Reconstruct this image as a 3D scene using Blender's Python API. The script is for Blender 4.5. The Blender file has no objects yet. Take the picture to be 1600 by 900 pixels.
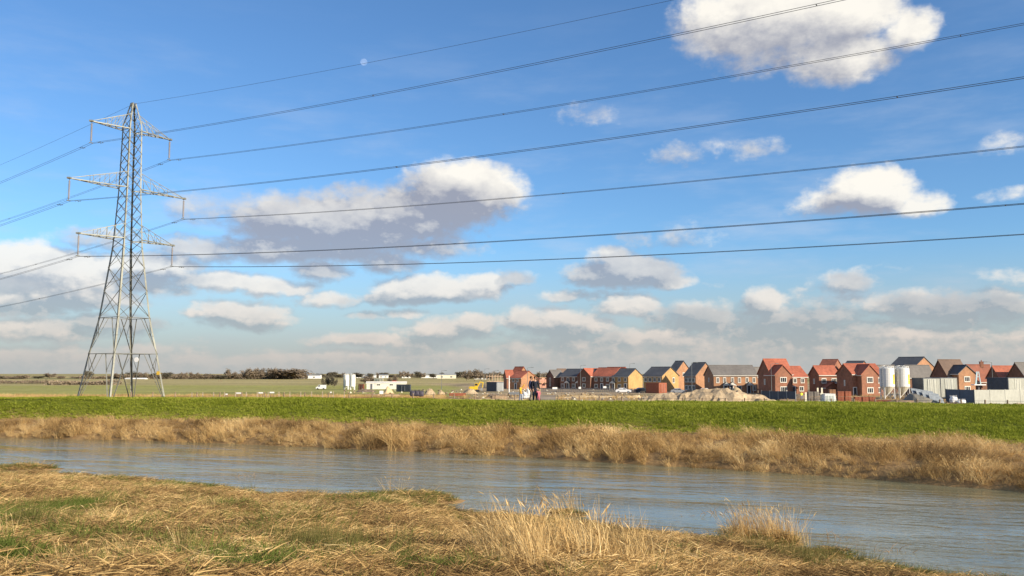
import bpy, bmesh, math, random
import numpy as np
from mathutils import Vector, Matrix
random.seed(7); rng = np.random.default_rng(11)
R = math.radians
SC = bpy.context.scene
COL = SC.collection

# ------------------------------------------------------------------ camera
F, PITCH, EYE = 1386.0, math.atan(133 / 1386.0), 4.5        # focal length in px of a 1600 px wide frame, tilt, eye height over the water
cam_d = bpy.data.cameras.new('camera'); cam = bpy.data.objects.new('camera', cam_d); COL.objects.link(cam)
cam.location = (0, 0, EYE); cam.rotation_euler = (R(90) + PITCH, 0, 0)
cam_d.sensor_width = 36; cam_d.lens = 36 * F / 1600; cam_d.clip_start = .1; cam_d.clip_end = 20000
SC.camera = cam
SC.view_settings.view_transform = 'Standard'; SC.view_settings.look = 'None'
SC.view_settings.exposure = 0.65; SC.view_settings.gamma = 1
SC.cycles.use_denoising = True
SC.cycles.max_bounces = 6; SC.cycles.transparent_max_bounces = 12

# ------------------------------------------------------------------ sun and sky
SUN_EL = R(23); SUN = Vector((.82, -.57, 0)).normalized() * math.cos(SUN_EL) + Vector((0, 0, math.sin(SUN_EL)))
sd = bpy.data.lights.new('sun', 'SUN'); sd.energy = 4.9; sd.angle = R(.53); sd.color = (1, .88, .70)
so = bpy.data.objects.new('sun', sd); COL.objects.link(so); so.rotation_euler = SUN.to_track_quat('Z', 'Y').to_euler()

def px_dir(px, py):
    """azimuth and elevation (radians) of the direction seen at a pixel of the photograph"""
    x, u = (px - 800) / F, (450 - py) / F
    d = Vector((x, math.cos(PITCH) - u * math.sin(PITCH), math.sin(PITCH) + u * math.cos(PITCH))).normalized()
    return math.atan2(d.x, d.y), math.asin(d.z)

class NT:
    """terse node building"""
    def __init__(s, t): s.t = t
    def n(s, typ, **kw):
        x = s.t.nodes.new(typ)
        for k, v in kw.items(): setattr(x, k, v)
        return x
    def put(s, sock, v):
        if hasattr(v, 'is_linked') or isinstance(v, bpy.types.NodeSocket): s.t.links.new(v, sock)
        else: sock.default_value = v
    def m(s, op, a, b=None, c=None, clamp=False):
        x = s.n('ShaderNodeMath', operation=op, use_clamp=clamp)
        for i, v in enumerate((a, b, c)):
            if v is not None: s.put(x.inputs[i], v)
        return x.outputs[0]
    def v(s, op, a, b=None, c=None, out=0):
        x = s.n('ShaderNodeVectorMath', operation=op)
        for i, v in enumerate((a, b, c)):
            if v is not None: s.put(x.inputs[i], v)
        return x.outputs[out]
    def mix(s, f, a, b):
        x = s.n('ShaderNodeMix', data_type='RGBA')
        s.put(x.inputs[0], f); s.put(x.inputs[6], a); s.put(x.inputs[7], b)
        return x.outputs[2]
    def noise(s, vec, scale, detail=4, rough=.55, out=0, dist=0.):
        x = s.n('ShaderNodeTexNoise'); s.put(x.inputs['Vector'], vec)
        x.inputs['Scale'].default_value = scale; x.inputs['Detail'].default_value = detail
        x.inputs['Roughness'].default_value = rough; x.inputs['Distortion'].default_value = dist
        return x.outputs[out]
    def ramp(s, f, *stops):
        x = s.n('ShaderNodeValToRGB'); e = x.color_ramp.elements
        while len(e) < len(stops): e.new(.5)
        for el, (p, c) in zip(e, stops): el.position = p; el.color = tuple(c) + (1,)
        s.put(x.inputs[0], f); return x.outputs[0]
    def smooth(s, v, lo, hi, a=0., b=1.):
        x = s.n('ShaderNodeMapRange', interpolation_type='SMOOTHSTEP')
        s.put(x.inputs[0], v); x.inputs[1].default_value = lo; x.inputs[2].default_value = hi
        x.inputs[3].default_value = a; x.inputs[4].default_value = b
        return x.outputs[0]
    def lin(s, v, lo, hi, a=0., b=1.):
        x = s.n('ShaderNodeMapRange'); s.put(x.inputs[0], v)
        for i, q in enumerate((lo, hi, a, b)): x.inputs[i + 1].default_value = q
        return x.outputs[0]

# cumulus clouds: (px, py, half width, height above, depth below, weight) -> azimuth/elevation ellipses on the sky
CLOUDS = [
 (1215, 30, 175, 75, 62, 1.25), (1120, 35, 80, 60, 60, .9), (1310, 88, 105, 50, 50, .9), (1425, 45, 48, 40, 42, .8), (1330, 20, 95, 50, 60, 1.1), (1200, 90, 90, 30, 30, .45),
 (722, 300, 108, 56, 58, 1.25), (650, 330, 120, 48, 58, 1.0), (540, 350, 185, 55, 50, 1.2), (440, 340, 95, 45, 48, .9), (480, 392, 190, 28, 24, .9), (560, 310, 90, 24, 30, .5), (310, 324, 48, 24, 30, .38), (640, 385, 120, 20, 24, .6),
 (305, 388, 85, 24, 26, .7), (500, 424, 50, 18, 22, .62), (607, 413, 48, 18, 20, .5),
 (1358, 300, 84, 48, 38, 1.2), (1300, 318, 62, 26, 20, .6), (1435, 320, 58, 26, 18, .7), (1280, 326, 50, 14, 14, .3),
 (1062, 240, 46, 17, 16, .22), (1183, 233, 42, 17, 16, .24), (917, 178, 36, 12, 10, .10), (1578, 222, 40, 15, 14, .25), (1585, 300, 42, 11, 11, .22), (1125, 232, 20, 8, 8, .05),
 (55, 420, 95, 44, 40, 1.15), (125, 432, 80, 40, 45, .9), (5, 415, 65, 36, 40, .9), (90, 465, 140, 26, 24, .7), (30, 478, 95, 22, 26, .7), (30, 446, 60, 16, 16, .6),
 (150, 375, 66, 20, 22, .42), (60, 515, 120, 22, 24, .62), (170, 505, 100, 16, 24, .42), (240, 415, 85, 22, 28, .7), (250, 442, 75, 18, 22, .42),
 (350, 440, 80, 19, 18, .72), (425, 449, 60, 12, 16, .5), (464, 455, 24, 13, 13, .5), (300, 434, 44, 15, 15, .4),
 (375, 492, 82, 24, 28, .62), (308, 491, 30, 10, 9, .42), (515, 470, 54, 12, 13, .42), (572, 493, 36, 8, 8, .25),
 (670, 458, 90, 26, 22, .95), (750, 448, 50, 20, 24, .75), (806, 437, 34, 15, 15, .36), (598, 466, 36, 11, 13, .5), (640, 489, 34, 8, 8, .3),
 (975, 428, 95, 28, 30, .85), (955, 405, 42, 20, 20, .5), (1042, 440, 44, 14, 14, .5), (995, 376, 40, 15, 14, .28), (1072, 372, 38, 20, 14, .2),
 (700, 518, 80, 22, 20, .55), (740, 505, 40, 16, 18, .6), (820, 500, 50, 20, 22, .6), (885, 508, 85, 26, 30, .55), (600, 533, 110, 13, 16, .5), (985, 482, 54, 22, 18, .6), (895, 464, 54, 10, 11, .35), (900, 540, 60, 16, 16, .4), (660, 540, 60, 12, 14, .35),
 (1197, 474, 38, 24, 28, .62), (1320, 444, 50, 20, 22, .32), (1090, 492, 90, 22, 26, .5), (1450, 482, 120, 28, 28, .5), (1560, 482, 80, 28, 28, .5), (1000, 532, 190, 20, 24, .5), (1250, 502, 130, 22, 30, .5), (1400, 520, 160, 14, 20, .4)]
# grey shaded bodies: same geometry, how far each lies in the shade of the cloud above it
GREYS = [(1215, 65, 170, 60, 60, .20), (1310, 110, 90, 30, 30, .15), (510, 340, 350, 90, 90, 1.5), (700, 345, 170, 40, 60, 1.1), (480, 310, 140, 50, 40, .8), (390, 385, 220, 50, 45, .8), (530, 425, 90, 28, 30, .8), (310, 330, 70, 34, 34, .72), (610, 414, 60, 24, 24, .75),
 (1330, 332, 110, 24, 26, .55), (975, 430, 120, 44, 36, .95), (150, 378, 80, 26, 28, .9), (60, 474, 150, 14, 16, .5), (1010, 375, 110, 28, 26, .9), (690, 480, 120, 16, 14, .5), (1500, 485, 180, 44, 40, .8), (245, 440, 90, 22, 24, .6), (808, 440, 40, 22, 18, .8),
 (1250, 505, 190, 34, 40, .75), (1320, 446, 60, 24, 22, .7), (1100, 500, 110, 28, 24, .7), (1165, 485, 40, 26, 24, .6), (370, 510, 100, 12, 16, .5), (880, 524, 110, 14, 24, .5), (1062, 240, 60, 24, 24, .45), (1183, 233, 60, 24, 24, .40), (917, 176, 50, 20, 20, .5), (575, 475, 70, 20, 30, .45), (720, 530, 120, 10, 20, .5), (200, 505, 120, 20, 30, .6), (900, 465, 60, 14, 14, .6)]

def build_world():
    w = bpy.data.worlds.new('World'); SC.world = w; w.use_nodes = True
    t = w.node_tree; t.nodes.clear(); N = NT(t)
    sky = N.n('ShaderNodeTexSky', sky_type='NISHITA', sun_disc=False)
    sky.sun_elevation = SUN_EL; sky.sun_rotation = math.atan2(SUN.x, SUN.y)
    sky.altitude = 0; sky.air_density = 1.0; sky.dust_density = .35; sky.ozone_density = 2.2
    tc = N.n('ShaderNodeTexCoord'); d = tc.outputs['Generated']
    sep = N.n('ShaderNodeSeparateXYZ'); N.put(sep.inputs[0], d); x, y, z = sep.outputs
    az = N.m('ARCTAN2', x, y); el = N.m('ARCSINE', N.m('MINIMUM', N.m('MAXIMUM', z, -1.), 1.))
    cmb = N.n('ShaderNodeCombineXYZ'); N.put(cmb.inputs[0], az); N.put(cmb.inputs[1], el)
    P0 = cmb.outputs[0]
    # cloud field of the rest of the sky, laid on a flat layer so that it shrinks towards the horizon
    lay = N.v('DIVIDE', d, N.n('ShaderNodeCombineXYZ').outputs[0]) if False else None
    g = bpy.data.node_groups.new('cloud_density', 'ShaderNodeTree')
    g.interface.new_socket('p', in_out='INPUT', socket_type='NodeSocketVector')
    g.interface.new_socket('d', in_out='OUTPUT', socket_type='NodeSocketFloat')
    G = NT(g); gi = G.n('NodeGroupInput'); go = G.n('NodeGroupOutput'); p = gi.outputs[0]
    def warp(p, sc, amt):
        c = G.noise(p, sc, 3, .6, out=1)
        return G.v('MULTIPLY_ADD', G.v('SUBTRACT', c, (.5, .5, .5)), (amt, amt * .55, 0), p)
    pw = warp(warp(p, 11, .032), 44, .018)
    sp = G.n('ShaderNodeSeparateXYZ'); G.put(sp.inputs[0], pw)
    ce = G.n('ShaderNodeCombineXYZ'); G.put(ce.inputs[0], sp.outputs[0]); G.put(ce.inputs[1], sp.outputs[1]); G.put(ce.inputs[2], G.m('MULTIPLY', sp.outputs[1], -1.))
    q = ce.outputs[0]; acc = None
    def ell(G, q, c):
        a, e = px_dir(c[0], c[1]); k = F * 1.0
        a2, _ = px_dir(c[0] + c[2], c[1]); _, eu = px_dir(c[0], c[1] - c[3]); _, ed = px_dir(c[0], c[1] + c[4])
        rx, ru, rd = abs(a2 - a), abs(eu - e), abs(e - ed)
        m1 = G.v('MULTIPLY_ADD', q, (1 / rx, 1 / ru, 1 / rd), (-a / rx, -e / ru, e / rd))
        m2 = G.v('MAXIMUM', m1, (-99., 0., 0.))
        qq = G.v('DOT_PRODUCT', m2, m2, out=1)
        return G.m('MULTIPLY_ADD', qq, -c[5], c[5])
    for c in CLOUDS:
        if c[1] > 400: c = (c[0], c[1], c[2] * 1.08, c[3] * 1.15, c[4] * .95, c[5] + .30)
        e = ell(G, q, c)
        acc = e if acc is None else G.m('SMOOTH_MAX', acc, e, .22)
    # elsewhere in the sky (behind, beside and overhead): the same kind of cumulus from noise
    s2 = G.n('ShaderNodeSeparateXYZ'); G.put(s2.inputs[0], p)
    out_az = G.smooth(G.m('ABSOLUTE', s2.outputs[0]), .58, .75)
    out_el = G.smooth(s2.outputs[1], .43, .6)
    outside = G.m('MAXIMUM', out_az, out_el)
    cn = G.noise(G.v('MULTIPLY', p, (1, 1.9, 1)), 5.5, 3, .5)
    gen = G.m('MULTIPLY_ADD', G.m('MULTIPLY', G.m('SUBTRACT', cn, .53), 7.), 1., -.1)
    gen = G.m('ADD', gen, G.m('MULTIPLY', G.m('SUBTRACT', outside, 1.), 4.))
    acc = G.m('MAXIMUM', acc, G.m('MINIMUM', gen, 1.))
    # low bank along the horizon, thicker to one side
    bn = G.noise(G.v('MULTIPLY', p, (1, 3.2, 1)), 9, 4, .55)
    lift = G.smooth(s2.outputs[0], -.15, .25, .026, .074)
    bank = G.m('SUBTRACT', 1., G.m('DIVIDE', s2.outputs[1], lift))
    bank = G.m('MULTIPLY_ADD', G.m('SUBTRACT', bn, .47), 2.8, G.m('MULTIPLY', bank, 1.15))
    bank = G.m('MINIMUM', bank, .55)
    acc = G.m('SMOOTH_MAX', acc, bank, .15)
    # billows
    f1 = G.noise(G.v('MULTIPLY', p, (1, 1.45, 1)), 31, 7, .60)
    f2 = G.noise(G.v('MULTIPLY', p, (1, 1.5, 1)), 85, 4, .55)
    dn = G.m('MULTIPLY_ADD', G.m('SUBTRACT', f1, .5), G.lin(s2.outputs[1], .09, .34, 1.45, .95), acc)
    dn = G.m('MULTIPLY_ADD', G.m('SUBTRACT', f2, .5), .60, dn)
    G.put(go.inputs[0], dn)
    def dens(p):
        x = N.n('ShaderNodeGroup'); x.node_tree = g; N.put(x.inputs[0], p); return x.outputs[0]
    d1 = dens(P0)
    osc = N.n('ShaderNodeVectorMath', operation='SCALE'); osc.inputs[0].default_value = (.017, .021, 0); N.put(osc.inputs['Scale'], N.lin(el, .03, .22, .38, 1.1))
    d2 = dens(N.v('ADD', P0, osc.outputs[0]))
    alpha = N.smooth(d1, -.22, .68)
    rel = N.smooth(N.m('MULTIPLY', N.m('SUBTRACT', d1, d2), N.lin(el, .04, .22, 1.9, .9)), -.7, .8, -.30, .46)
    lit = N.m('ADD', rel, N.smooth(el, .06, .20, .55, .56))
    lit = N.m('MULTIPLY_ADD', N.m('SUBTRACT', N.noise(N.v('MULTIPLY', P0, (1, 1.5, 1)), 24, 6, .58), .5), .95, lit)
    lit = N.m('SUBTRACT', lit, N.smooth(el, .09, .03, 0., .12))
    # shaded bodies
    wv = N.noise(P0, 20, 4, .6, out=1)
    pg = N.v('MULTIPLY_ADD', N.v('SUBTRACT', wv, (.5, .5, .5)), (.06, .035, 0), P0)
    sg = N.n('ShaderNodeSeparateXYZ'); N.put(sg.inputs[0], pg)
    cg = N.n('ShaderNodeCombineXYZ'); N.put(cg.inputs[0], sg.outputs[0]); N.put(cg.inputs[1], sg.outputs[1]); N.put(cg.inputs[2], N.m('MULTIPLY', sg.outputs[1], -1.))
    gr = None
    for c in GREYS:
        e = ell(N, cg.outputs[0], c)
        gr = e if gr is None else N.m('SMOOTH_MAX', gr, e, .2)
    gr = N.smooth(gr, -.10, .55)
    thick = N.smooth(d1, .25, 1.3)
    lit = N.m('SUBTRACT', lit, N.m('MULTIPLY', gr, .54))
    lit = N.m('SUBTRACT', lit, N.m('MULTIPLY', N.m('MULTIPLY', thick, N.smooth(el, .03, .17, .16, .02)), 1.), clamp=True)
    K = 10.
    def c3(r, g_, b): return (r * K, g_ * K, b * K, 1)
    low = N.smooth(el, .0, .15)
    shade = N.mix(low, c3(.38, .42, .44), c3(.35, .37, .45))
    light = N.mix(low, c3(.88, .71, .61), c3(1.05, 1.0, .90))
    ccol = N.mix(lit, shade, light)
    # clear sky: Nishita, its blue kept clean, and a pale thin veil low down
    sky_c = N.v('MULTIPLY', sky.outputs[0], (.89, 1.27, 1.64))
    veil = N.noise(N.v('MULTIPLY', P0, (1, 4, 1)), 5, 5, .6)
    vamt = N.m('MULTIPLY', N.smooth(veil, .45, .75), N.smooth(el, .45, .12, 0., .38))
    sky_c = N.mix(vamt, sky_c, c3(.62, .70, .84))
    haze = N.smooth(el, .15, .0, 0., .88)
    hz_c = c3(.475, .495, .49)
    sky_c = N.mix(haze, sky_c, hz_c)
    a2 = N.m('MULTIPLY', alpha, N.lin(el, .04, .20, .70, .95))
    col = N.mix(a2, sky_c, ccol)
    col = N.mix(N.smooth(el, .045, -.002, 0., .80), col, hz_c)
    bg = N.n('ShaderNodeBackground'); N.put(bg.inputs[0], col); bg.inputs[1].default_value = .0636
    out = N.n('ShaderNodeOutputWorld'); N.put(out.inputs[0], bg.outputs[0])
    w.cycles.sampling_method = 'MANUAL'; w.cycles.sample_map_resolution = 512
build_world()

# ------------------------------------------------------------------ helpers
def at(px, py, Y):
    """the point at depth Y seen at a pixel of the photograph"""
    z = Y * math.tan(PITCH + math.atan((450 - py) / F)); fw = Y * math.cos(PITCH) + z * math.sin(PITCH)
    return Vector(((px - 800) / F * fw, Y, z + EYE))
def on_plane(px, py, z=-1.0):
    Y = (z - EYE) / math.tan(PITCH + math.atan((450 - py) / F))
    return at(px, py, Y)
LAND = -1.0

def tag(o, label=None, cat=None, group=None, kind=None):
    if label: o['label'] = label
    if cat: o['category'] = cat
    if group: o['group'] = group
    if kind: o['kind'] = kind
    elif cat: o['kind'] = 'thing'
    return o
def thing(name, loc, label, cat, group=None, rz=0):
    o = bpy.data.objects.new(name, None); o.location = loc; o.rotation_euler = (0, 0, rz); COL.objects.link(o)
    o.empty_display_size = .5
    return tag(o, label, cat, group)
def link(name, me, parent=None, loc=(0, 0, 0)):
    o = bpy.data.objects.new(name, me); COL.objects.link(o); o.location = loc
    if parent: o.parent = parent
    return o
def copy_tree(o, parent=None):
    c = o.copy(); COL.objects.link(c)
    if parent: c.parent = parent
    for ch in list(o.children): copy_tree(ch, c)
    return c

class MB:
    """collects polygons; build() links them as one mesh object (origin given in world space)"""
    def __init__(s): s.v = []; s.f = []; s.m = []
    def poly(s, pts, mi=0):
        i = len(s.v); s.v += [tuple(p) for p in pts]; s.f.append(tuple(range(i, i + len(pts)))); s.m.append(mi); return s
    def obox(s, o, a, b, c, mi=0):
        o, a, b, c = map(Vector, (o, a, b, c)); i = len(s.v)
        s.v += [tuple(o + a * x + b * y + c * z) for z in (0, 1) for y in (0, 1) for x in (0, 1)]
        fs = [(0, 2, 3, 1), (4, 5, 7, 6), (0, 1, 5, 4), (2, 6, 7, 3), (0, 4, 6, 2), (1, 3, 7, 5)]
        if a.cross(b).dot(c) < 0: fs = [f[::-1] for f in fs]
        s.f += [tuple(i + k for k in f) for f in fs]; s.m += [mi] * 6; return s
    def box(s, c, d, mi=0):
        return s.obox((c[0] - d[0] / 2, c[1] - d[1] / 2, c[2] - d[2] / 2), (d[0], 0, 0), (0, d[1], 0), (0, 0, d[2]), mi)
    def bar(s, p, q, w, h=None, mi=0):
        p, q = Vector(p), Vector(q); d = (q - p); h = h or w
        u = d.cross(Vector((0, 0, 1)))
        if u.length < 1e-5: u = Vector((1, 0, 0))
        u.normalize(); v = d.normalized().cross(u)
        return s.obox(p - u * w / 2 - v * h / 2, d, u * w, v * h, mi)
    def tube(s, pts, rad, n=8, caps=True, mi=0):
        pts = [Vector(p) for p in pts]; k = len(pts); rad = [rad] * k if np.isscalar(rad) else rad; i0 = len(s.v)
        for j, p in enumerate(pts):
            d = (pts[min(j + 1, k - 1)] - pts[max(j - 1, 0)]).normalized()
            u = d.cross(Vector((0, 0, 1))); u = Vector((1, 0, 0)) if u.length < 1e-4 else u.normalized(); w = u.cross(d)
            s.v += [tuple(p + (u * math.cos(a) + w * math.sin(a)) * rad[j]) for a in [2 * math.pi * t / n for t in range(n)]]
        for j in range(k - 1):
            for t in range(n):
                a, b = i0 + j * n + t, i0 + j * n + (t + 1) % n
                s.f.append((a, b, b + n, a + n)); s.m.append(mi)
        if caps:
            s.f.append(tuple(range(i0, i0 + n))[::-1]); s.f.append(tuple(range(i0 + (k - 1) * n, i0 + k * n))); s.m += [mi, mi]
        return s
    def lathe(s, c, prof, n=16, mi=0):
        c = Vector(c); i0 = len(s.v); k = len(prof)
        for r, z in prof: s.v += [(c.x + r * math.cos(2 * math.pi * t / n), c.y + r * math.sin(2 * math.pi * t / n), c.z + z) for t in range(n)]
        for j in range(k - 1):
            for t in range(n):
                a, b = i0 + j * n + t, i0 + j * n + (t + 1) % n
                s.f.append((a, b, b + n, a + n)); s.m.append(mi)
        s.f.append(tuple(range(i0, i0 + n))[::-1]); s.f.append(tuple(range(i0 + (k - 1) * n, i0 + k * n))); s.m += [mi, mi]
        return s
    def mesh(s, name, mats, org=(0, 0, 0), smooth=False):
        me = bpy.data.meshes.new(name); o = Vector(org)
        me.from_pydata([tuple(Vector(v) - o) for v in s.v], [], s.f)
        for m in (mats if isinstance(mats, (list, tuple)) else [mats]): me.materials.append(m)
        me.polygons.foreach_set('material_index', s.m)
        if smooth: me.polygons.foreach_set('use_smooth', [True] * len(s.f))
        me.update(); return me
    def build(s, name, mats, parent=None, smooth=False, org=None):
        """org: world origin of the top-level parent (parts and sub-parts keep zero offset)"""
        o = Vector((0, 0, 0))
        if org is not None: o = Vector(org)
        elif parent is not None:
            r = parent
            while r.parent: r = r.parent
            o = r.location
        me = s.mesh(name, mats, o, smooth)
        return link(name, me, parent, (0, 0, 0) if parent else o)

MATS = {}
def mat(name, col, rough=.8, var=.25, scale=3., bump=0., metal=0., spec=.3, col2=None, obj=True):
    """principled material with two scales of noise in colour, roughness and relief"""
    if name in MATS: return MATS[name]
    m = bpy.data.materials.new(name); m.use_nodes = True; N = NT(m.node_tree); b = m.node_tree.nodes['Principled BSDF']
    tc = N.n('ShaderNodeTexCoord').outputs['Object']
    n1 = N.noise(tc, scale, 6, .6); n2 = N.noise(tc, scale * .13, 3, .5)
    f = N.m('MULTIPLY_ADD', n2, .5, N.m('MULTIPLY', n1, .5))
    f = N.smooth(f, .3, .7)
    a = [max(0, c * (1 - var)) for c in col]; c2 = col2 or [min(1, c * (1 + var)) for c in col]
    N.put(b.inputs['Base Color'], N.ramp(f, (0, a), (1, c2)))
    N.put(b.inputs['Roughness'], N.lin(n1, .3, .7, max(.05, rough - .1), min(1, rough + .1)))
    b.inputs['Metallic'].default_value = metal; b.inputs['Specular IOR Level'].default_value = spec
    if bump:
        bn = N.n('ShaderNodeBump'); bn.inputs['Strength'].default_value = bump; bn.inputs['Distance'].default_value = .05
        N.put(bn.inputs['Height'], n1); N.put(b.inputs['Normal'], bn.outputs[0])
    MATS[name] = m; return m

def fbm(x, y, sc=1., seed=0, octs=4):
    """cheap smooth noise for numpy arrays"""
    r = np.random.default_rng(seed); o = np.zeros_like(x, dtype=float); amp = 1.; tot = 0
    for k in range(octs):
        for j in range(3):
            a = r.uniform(0, 2 * math.pi); ph = r.uniform(0, 6.28, 2); f = sc * (2 ** k) * r.uniform(.7, 1.3)
            u = (x * math.cos(a) + y * math.sin(a)) * f; w = (-x * math.sin(a) + y * math.cos(a)) * f
            o += amp * np.sin(u + ph[0] + 1.3 * np.sin(w * .7 + ph[1])); tot += amp
        amp *= .55
    return o / tot * 1.6

# ------------------------------------------------------------------ terrain
def curve(pts, z, ext):
    p = [on_plane(px, r, z) for px, r in pts]
    xy = sorted([(a.x, a.y) for a in p] + ext)
    return np.array([a for a, _ in xy]), np.array([b for _, b in xy])
NEAR = curve([(0, 743), (90, 745), (250, 757), (430, 779), (520, 779), (620, 785), (720, 806), (850, 820), (980, 834), (1100, 850), (1180, 857), (1260, 872), (1400, 899), (1600, 924)], 0, [(-300, 110), (-60, 47), (24, 12), (45, -10), (60, -40)])
FAR = curve([(0, 683), (200, 688), (400, 695), (600, 704), (800, 713), (1000, 726), (1200, 738), (1400, 752), (1600, 768)], 0, [(-300, 140), (-70, 71), (30, 23), (70, -20), (90, -60)])
CREST = curve([(0, 622), (400, 622.5), (800, 627.5), (1200, 630), (1600, 634)], 2.55, [(-300, 165), (-80, 81), (60, 41), (150, -5), (200, -60)])
ip = lambda c, X: np.interp(X, c[0], c[1])
ISLES = [(1200, 850, 1.0, .55, .18), (1150, 838, .7, .35, .10), (30, 733, 2.2, .8, .12), (640, 783, 2.0, 1.1, .22), (890, 806, .7, .35, .08), (1290, 870, .8, .5, .12)]
ISL = [(on_plane(a, b, 0).x, on_plane(a, b, 0).y, c, d, e) for a, b, c, d, e in ISLES]
def isle(X, Y):
    o = np.zeros(np.shape(X))
    for x, y, a, b, h in ISL: o = np.maximum(o, np.exp(-((X - x) / a) ** 2 - ((Y - y) / b) ** 2))
    return o
def height(X, Y):
    X = np.asarray(X, float); Y = np.asarray(Y, float)
    yn, yf, yc = ip(NEAR, X), ip(FAR, X), ip(CREST, X)
    yn = np.where(yn < -20, yn, yn + .35 * fbm(X, X * 0, .9, 3)); yf = yf + .35 * fbm(X, X * 0 + 5, .8, 4)
    w = yc - yf
    ks = [(yn - 60, 3.1), (yn - 27, 2.9), (yn - 16, 1.75), (yn - 9, .95), (yn - 3, .32), (yn - .5, .08), (yn + .3, -.15), (yn + 2.5, -.9), (yf - 1.5, -.9), (yf - .2, -.12), (yf + .25, .22), (yf + 1.2, .52), (yf + w * .5, 1.35), (yc - w * .18, 2.35), (yc - 1.0, 2.53), (yc, 2.55), (yc + 2.5, 2.45), (yc + 11, LAND), (yc + 40, LAND)]
    z = np.full(X.shape, 3.1)
    for (a, za), (b, zb) in zip(ks[:-1], ks[1:]):
        t = np.clip((Y - a) / np.maximum(b - a, .01), 0, 1); z = np.where(Y >= a, za + (zb - za) * t, z)
    z = np.where(Y >= ks[-1][0], LAND, z)
    rough = np.where(Y < yn, .17 * fbm(X, Y, .8, 5) + .06 * fbm(X, Y, 3.1, 6, 2), np.where(Y > yc + 11, .05 * fbm(X, Y, .2, 8, 3), np.where(Y > yf, .05 * fbm(X, Y, .7, 7) + .07 * fbm(X, Y, .22, 9, 3), .02)))
    damp = np.clip(np.minimum(np.abs(Y - yn), np.abs(Y - yf)) / 1.5, 0.2, 1)
    z = z + rough * damp
    for x, y, a, b, h in ISL:
        g = np.exp(-(((X - x) / a) ** 2 + ((Y - y) / b) ** 2) * .7); z = np.where(g > .3, np.maximum(z, (g - .5) * 2 * h), z)
    # the land rises a little towards the horizon hedges
    return z

def m_ground():
    m = bpy.data.materials.new('ground'); m.use_nodes = True; N = NT(m.node_tree); b = m.node_tree.nodes['Principled BSDF']
    a = N.n('ShaderNodeVertexColor'); a.layer_name = 'cover'
    g = N.n('ShaderNodeNewGeometry').outputs['Position']
    n1 = N.noise(g, .35, 7, .65); n2 = N.noise(g, 6., 5, .6); n3 = N.noise(N.v('MULTIPLY', g, (.25, 1, 1)), .05, 5, .6)
    f = N.m('ADD', N.m('MULTIPLY', n1, .4), N.m('ADD', N.m('MULTIPLY', n2, .35), N.m('MULTIPLY', n3, .25)))
    k = N.lin(f, .35, .65, .55, 1.45)
    N.put(b.inputs['Base Color'], N.v('SCALE', a.outputs[0], None))
    sc = [l.from_node for l in m.node_tree.links if l.to_node == b and l.to_socket.name == 'Base Color'][0]
    N.put(sc.inputs['Scale'], k)
    b.inputs['Roughness'].default_value = .95; b.inputs['Specular IOR Level'].default_value = .1
    bp = N.n('ShaderNodeBump'); bp.inputs['Strength'].default_value = .6; bp.inputs['Distance'].default_value = .08
    N.put(bp.inputs['Height'], n2); N.put(b.inputs['Normal'], bp.outputs[0])
    return m

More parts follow.
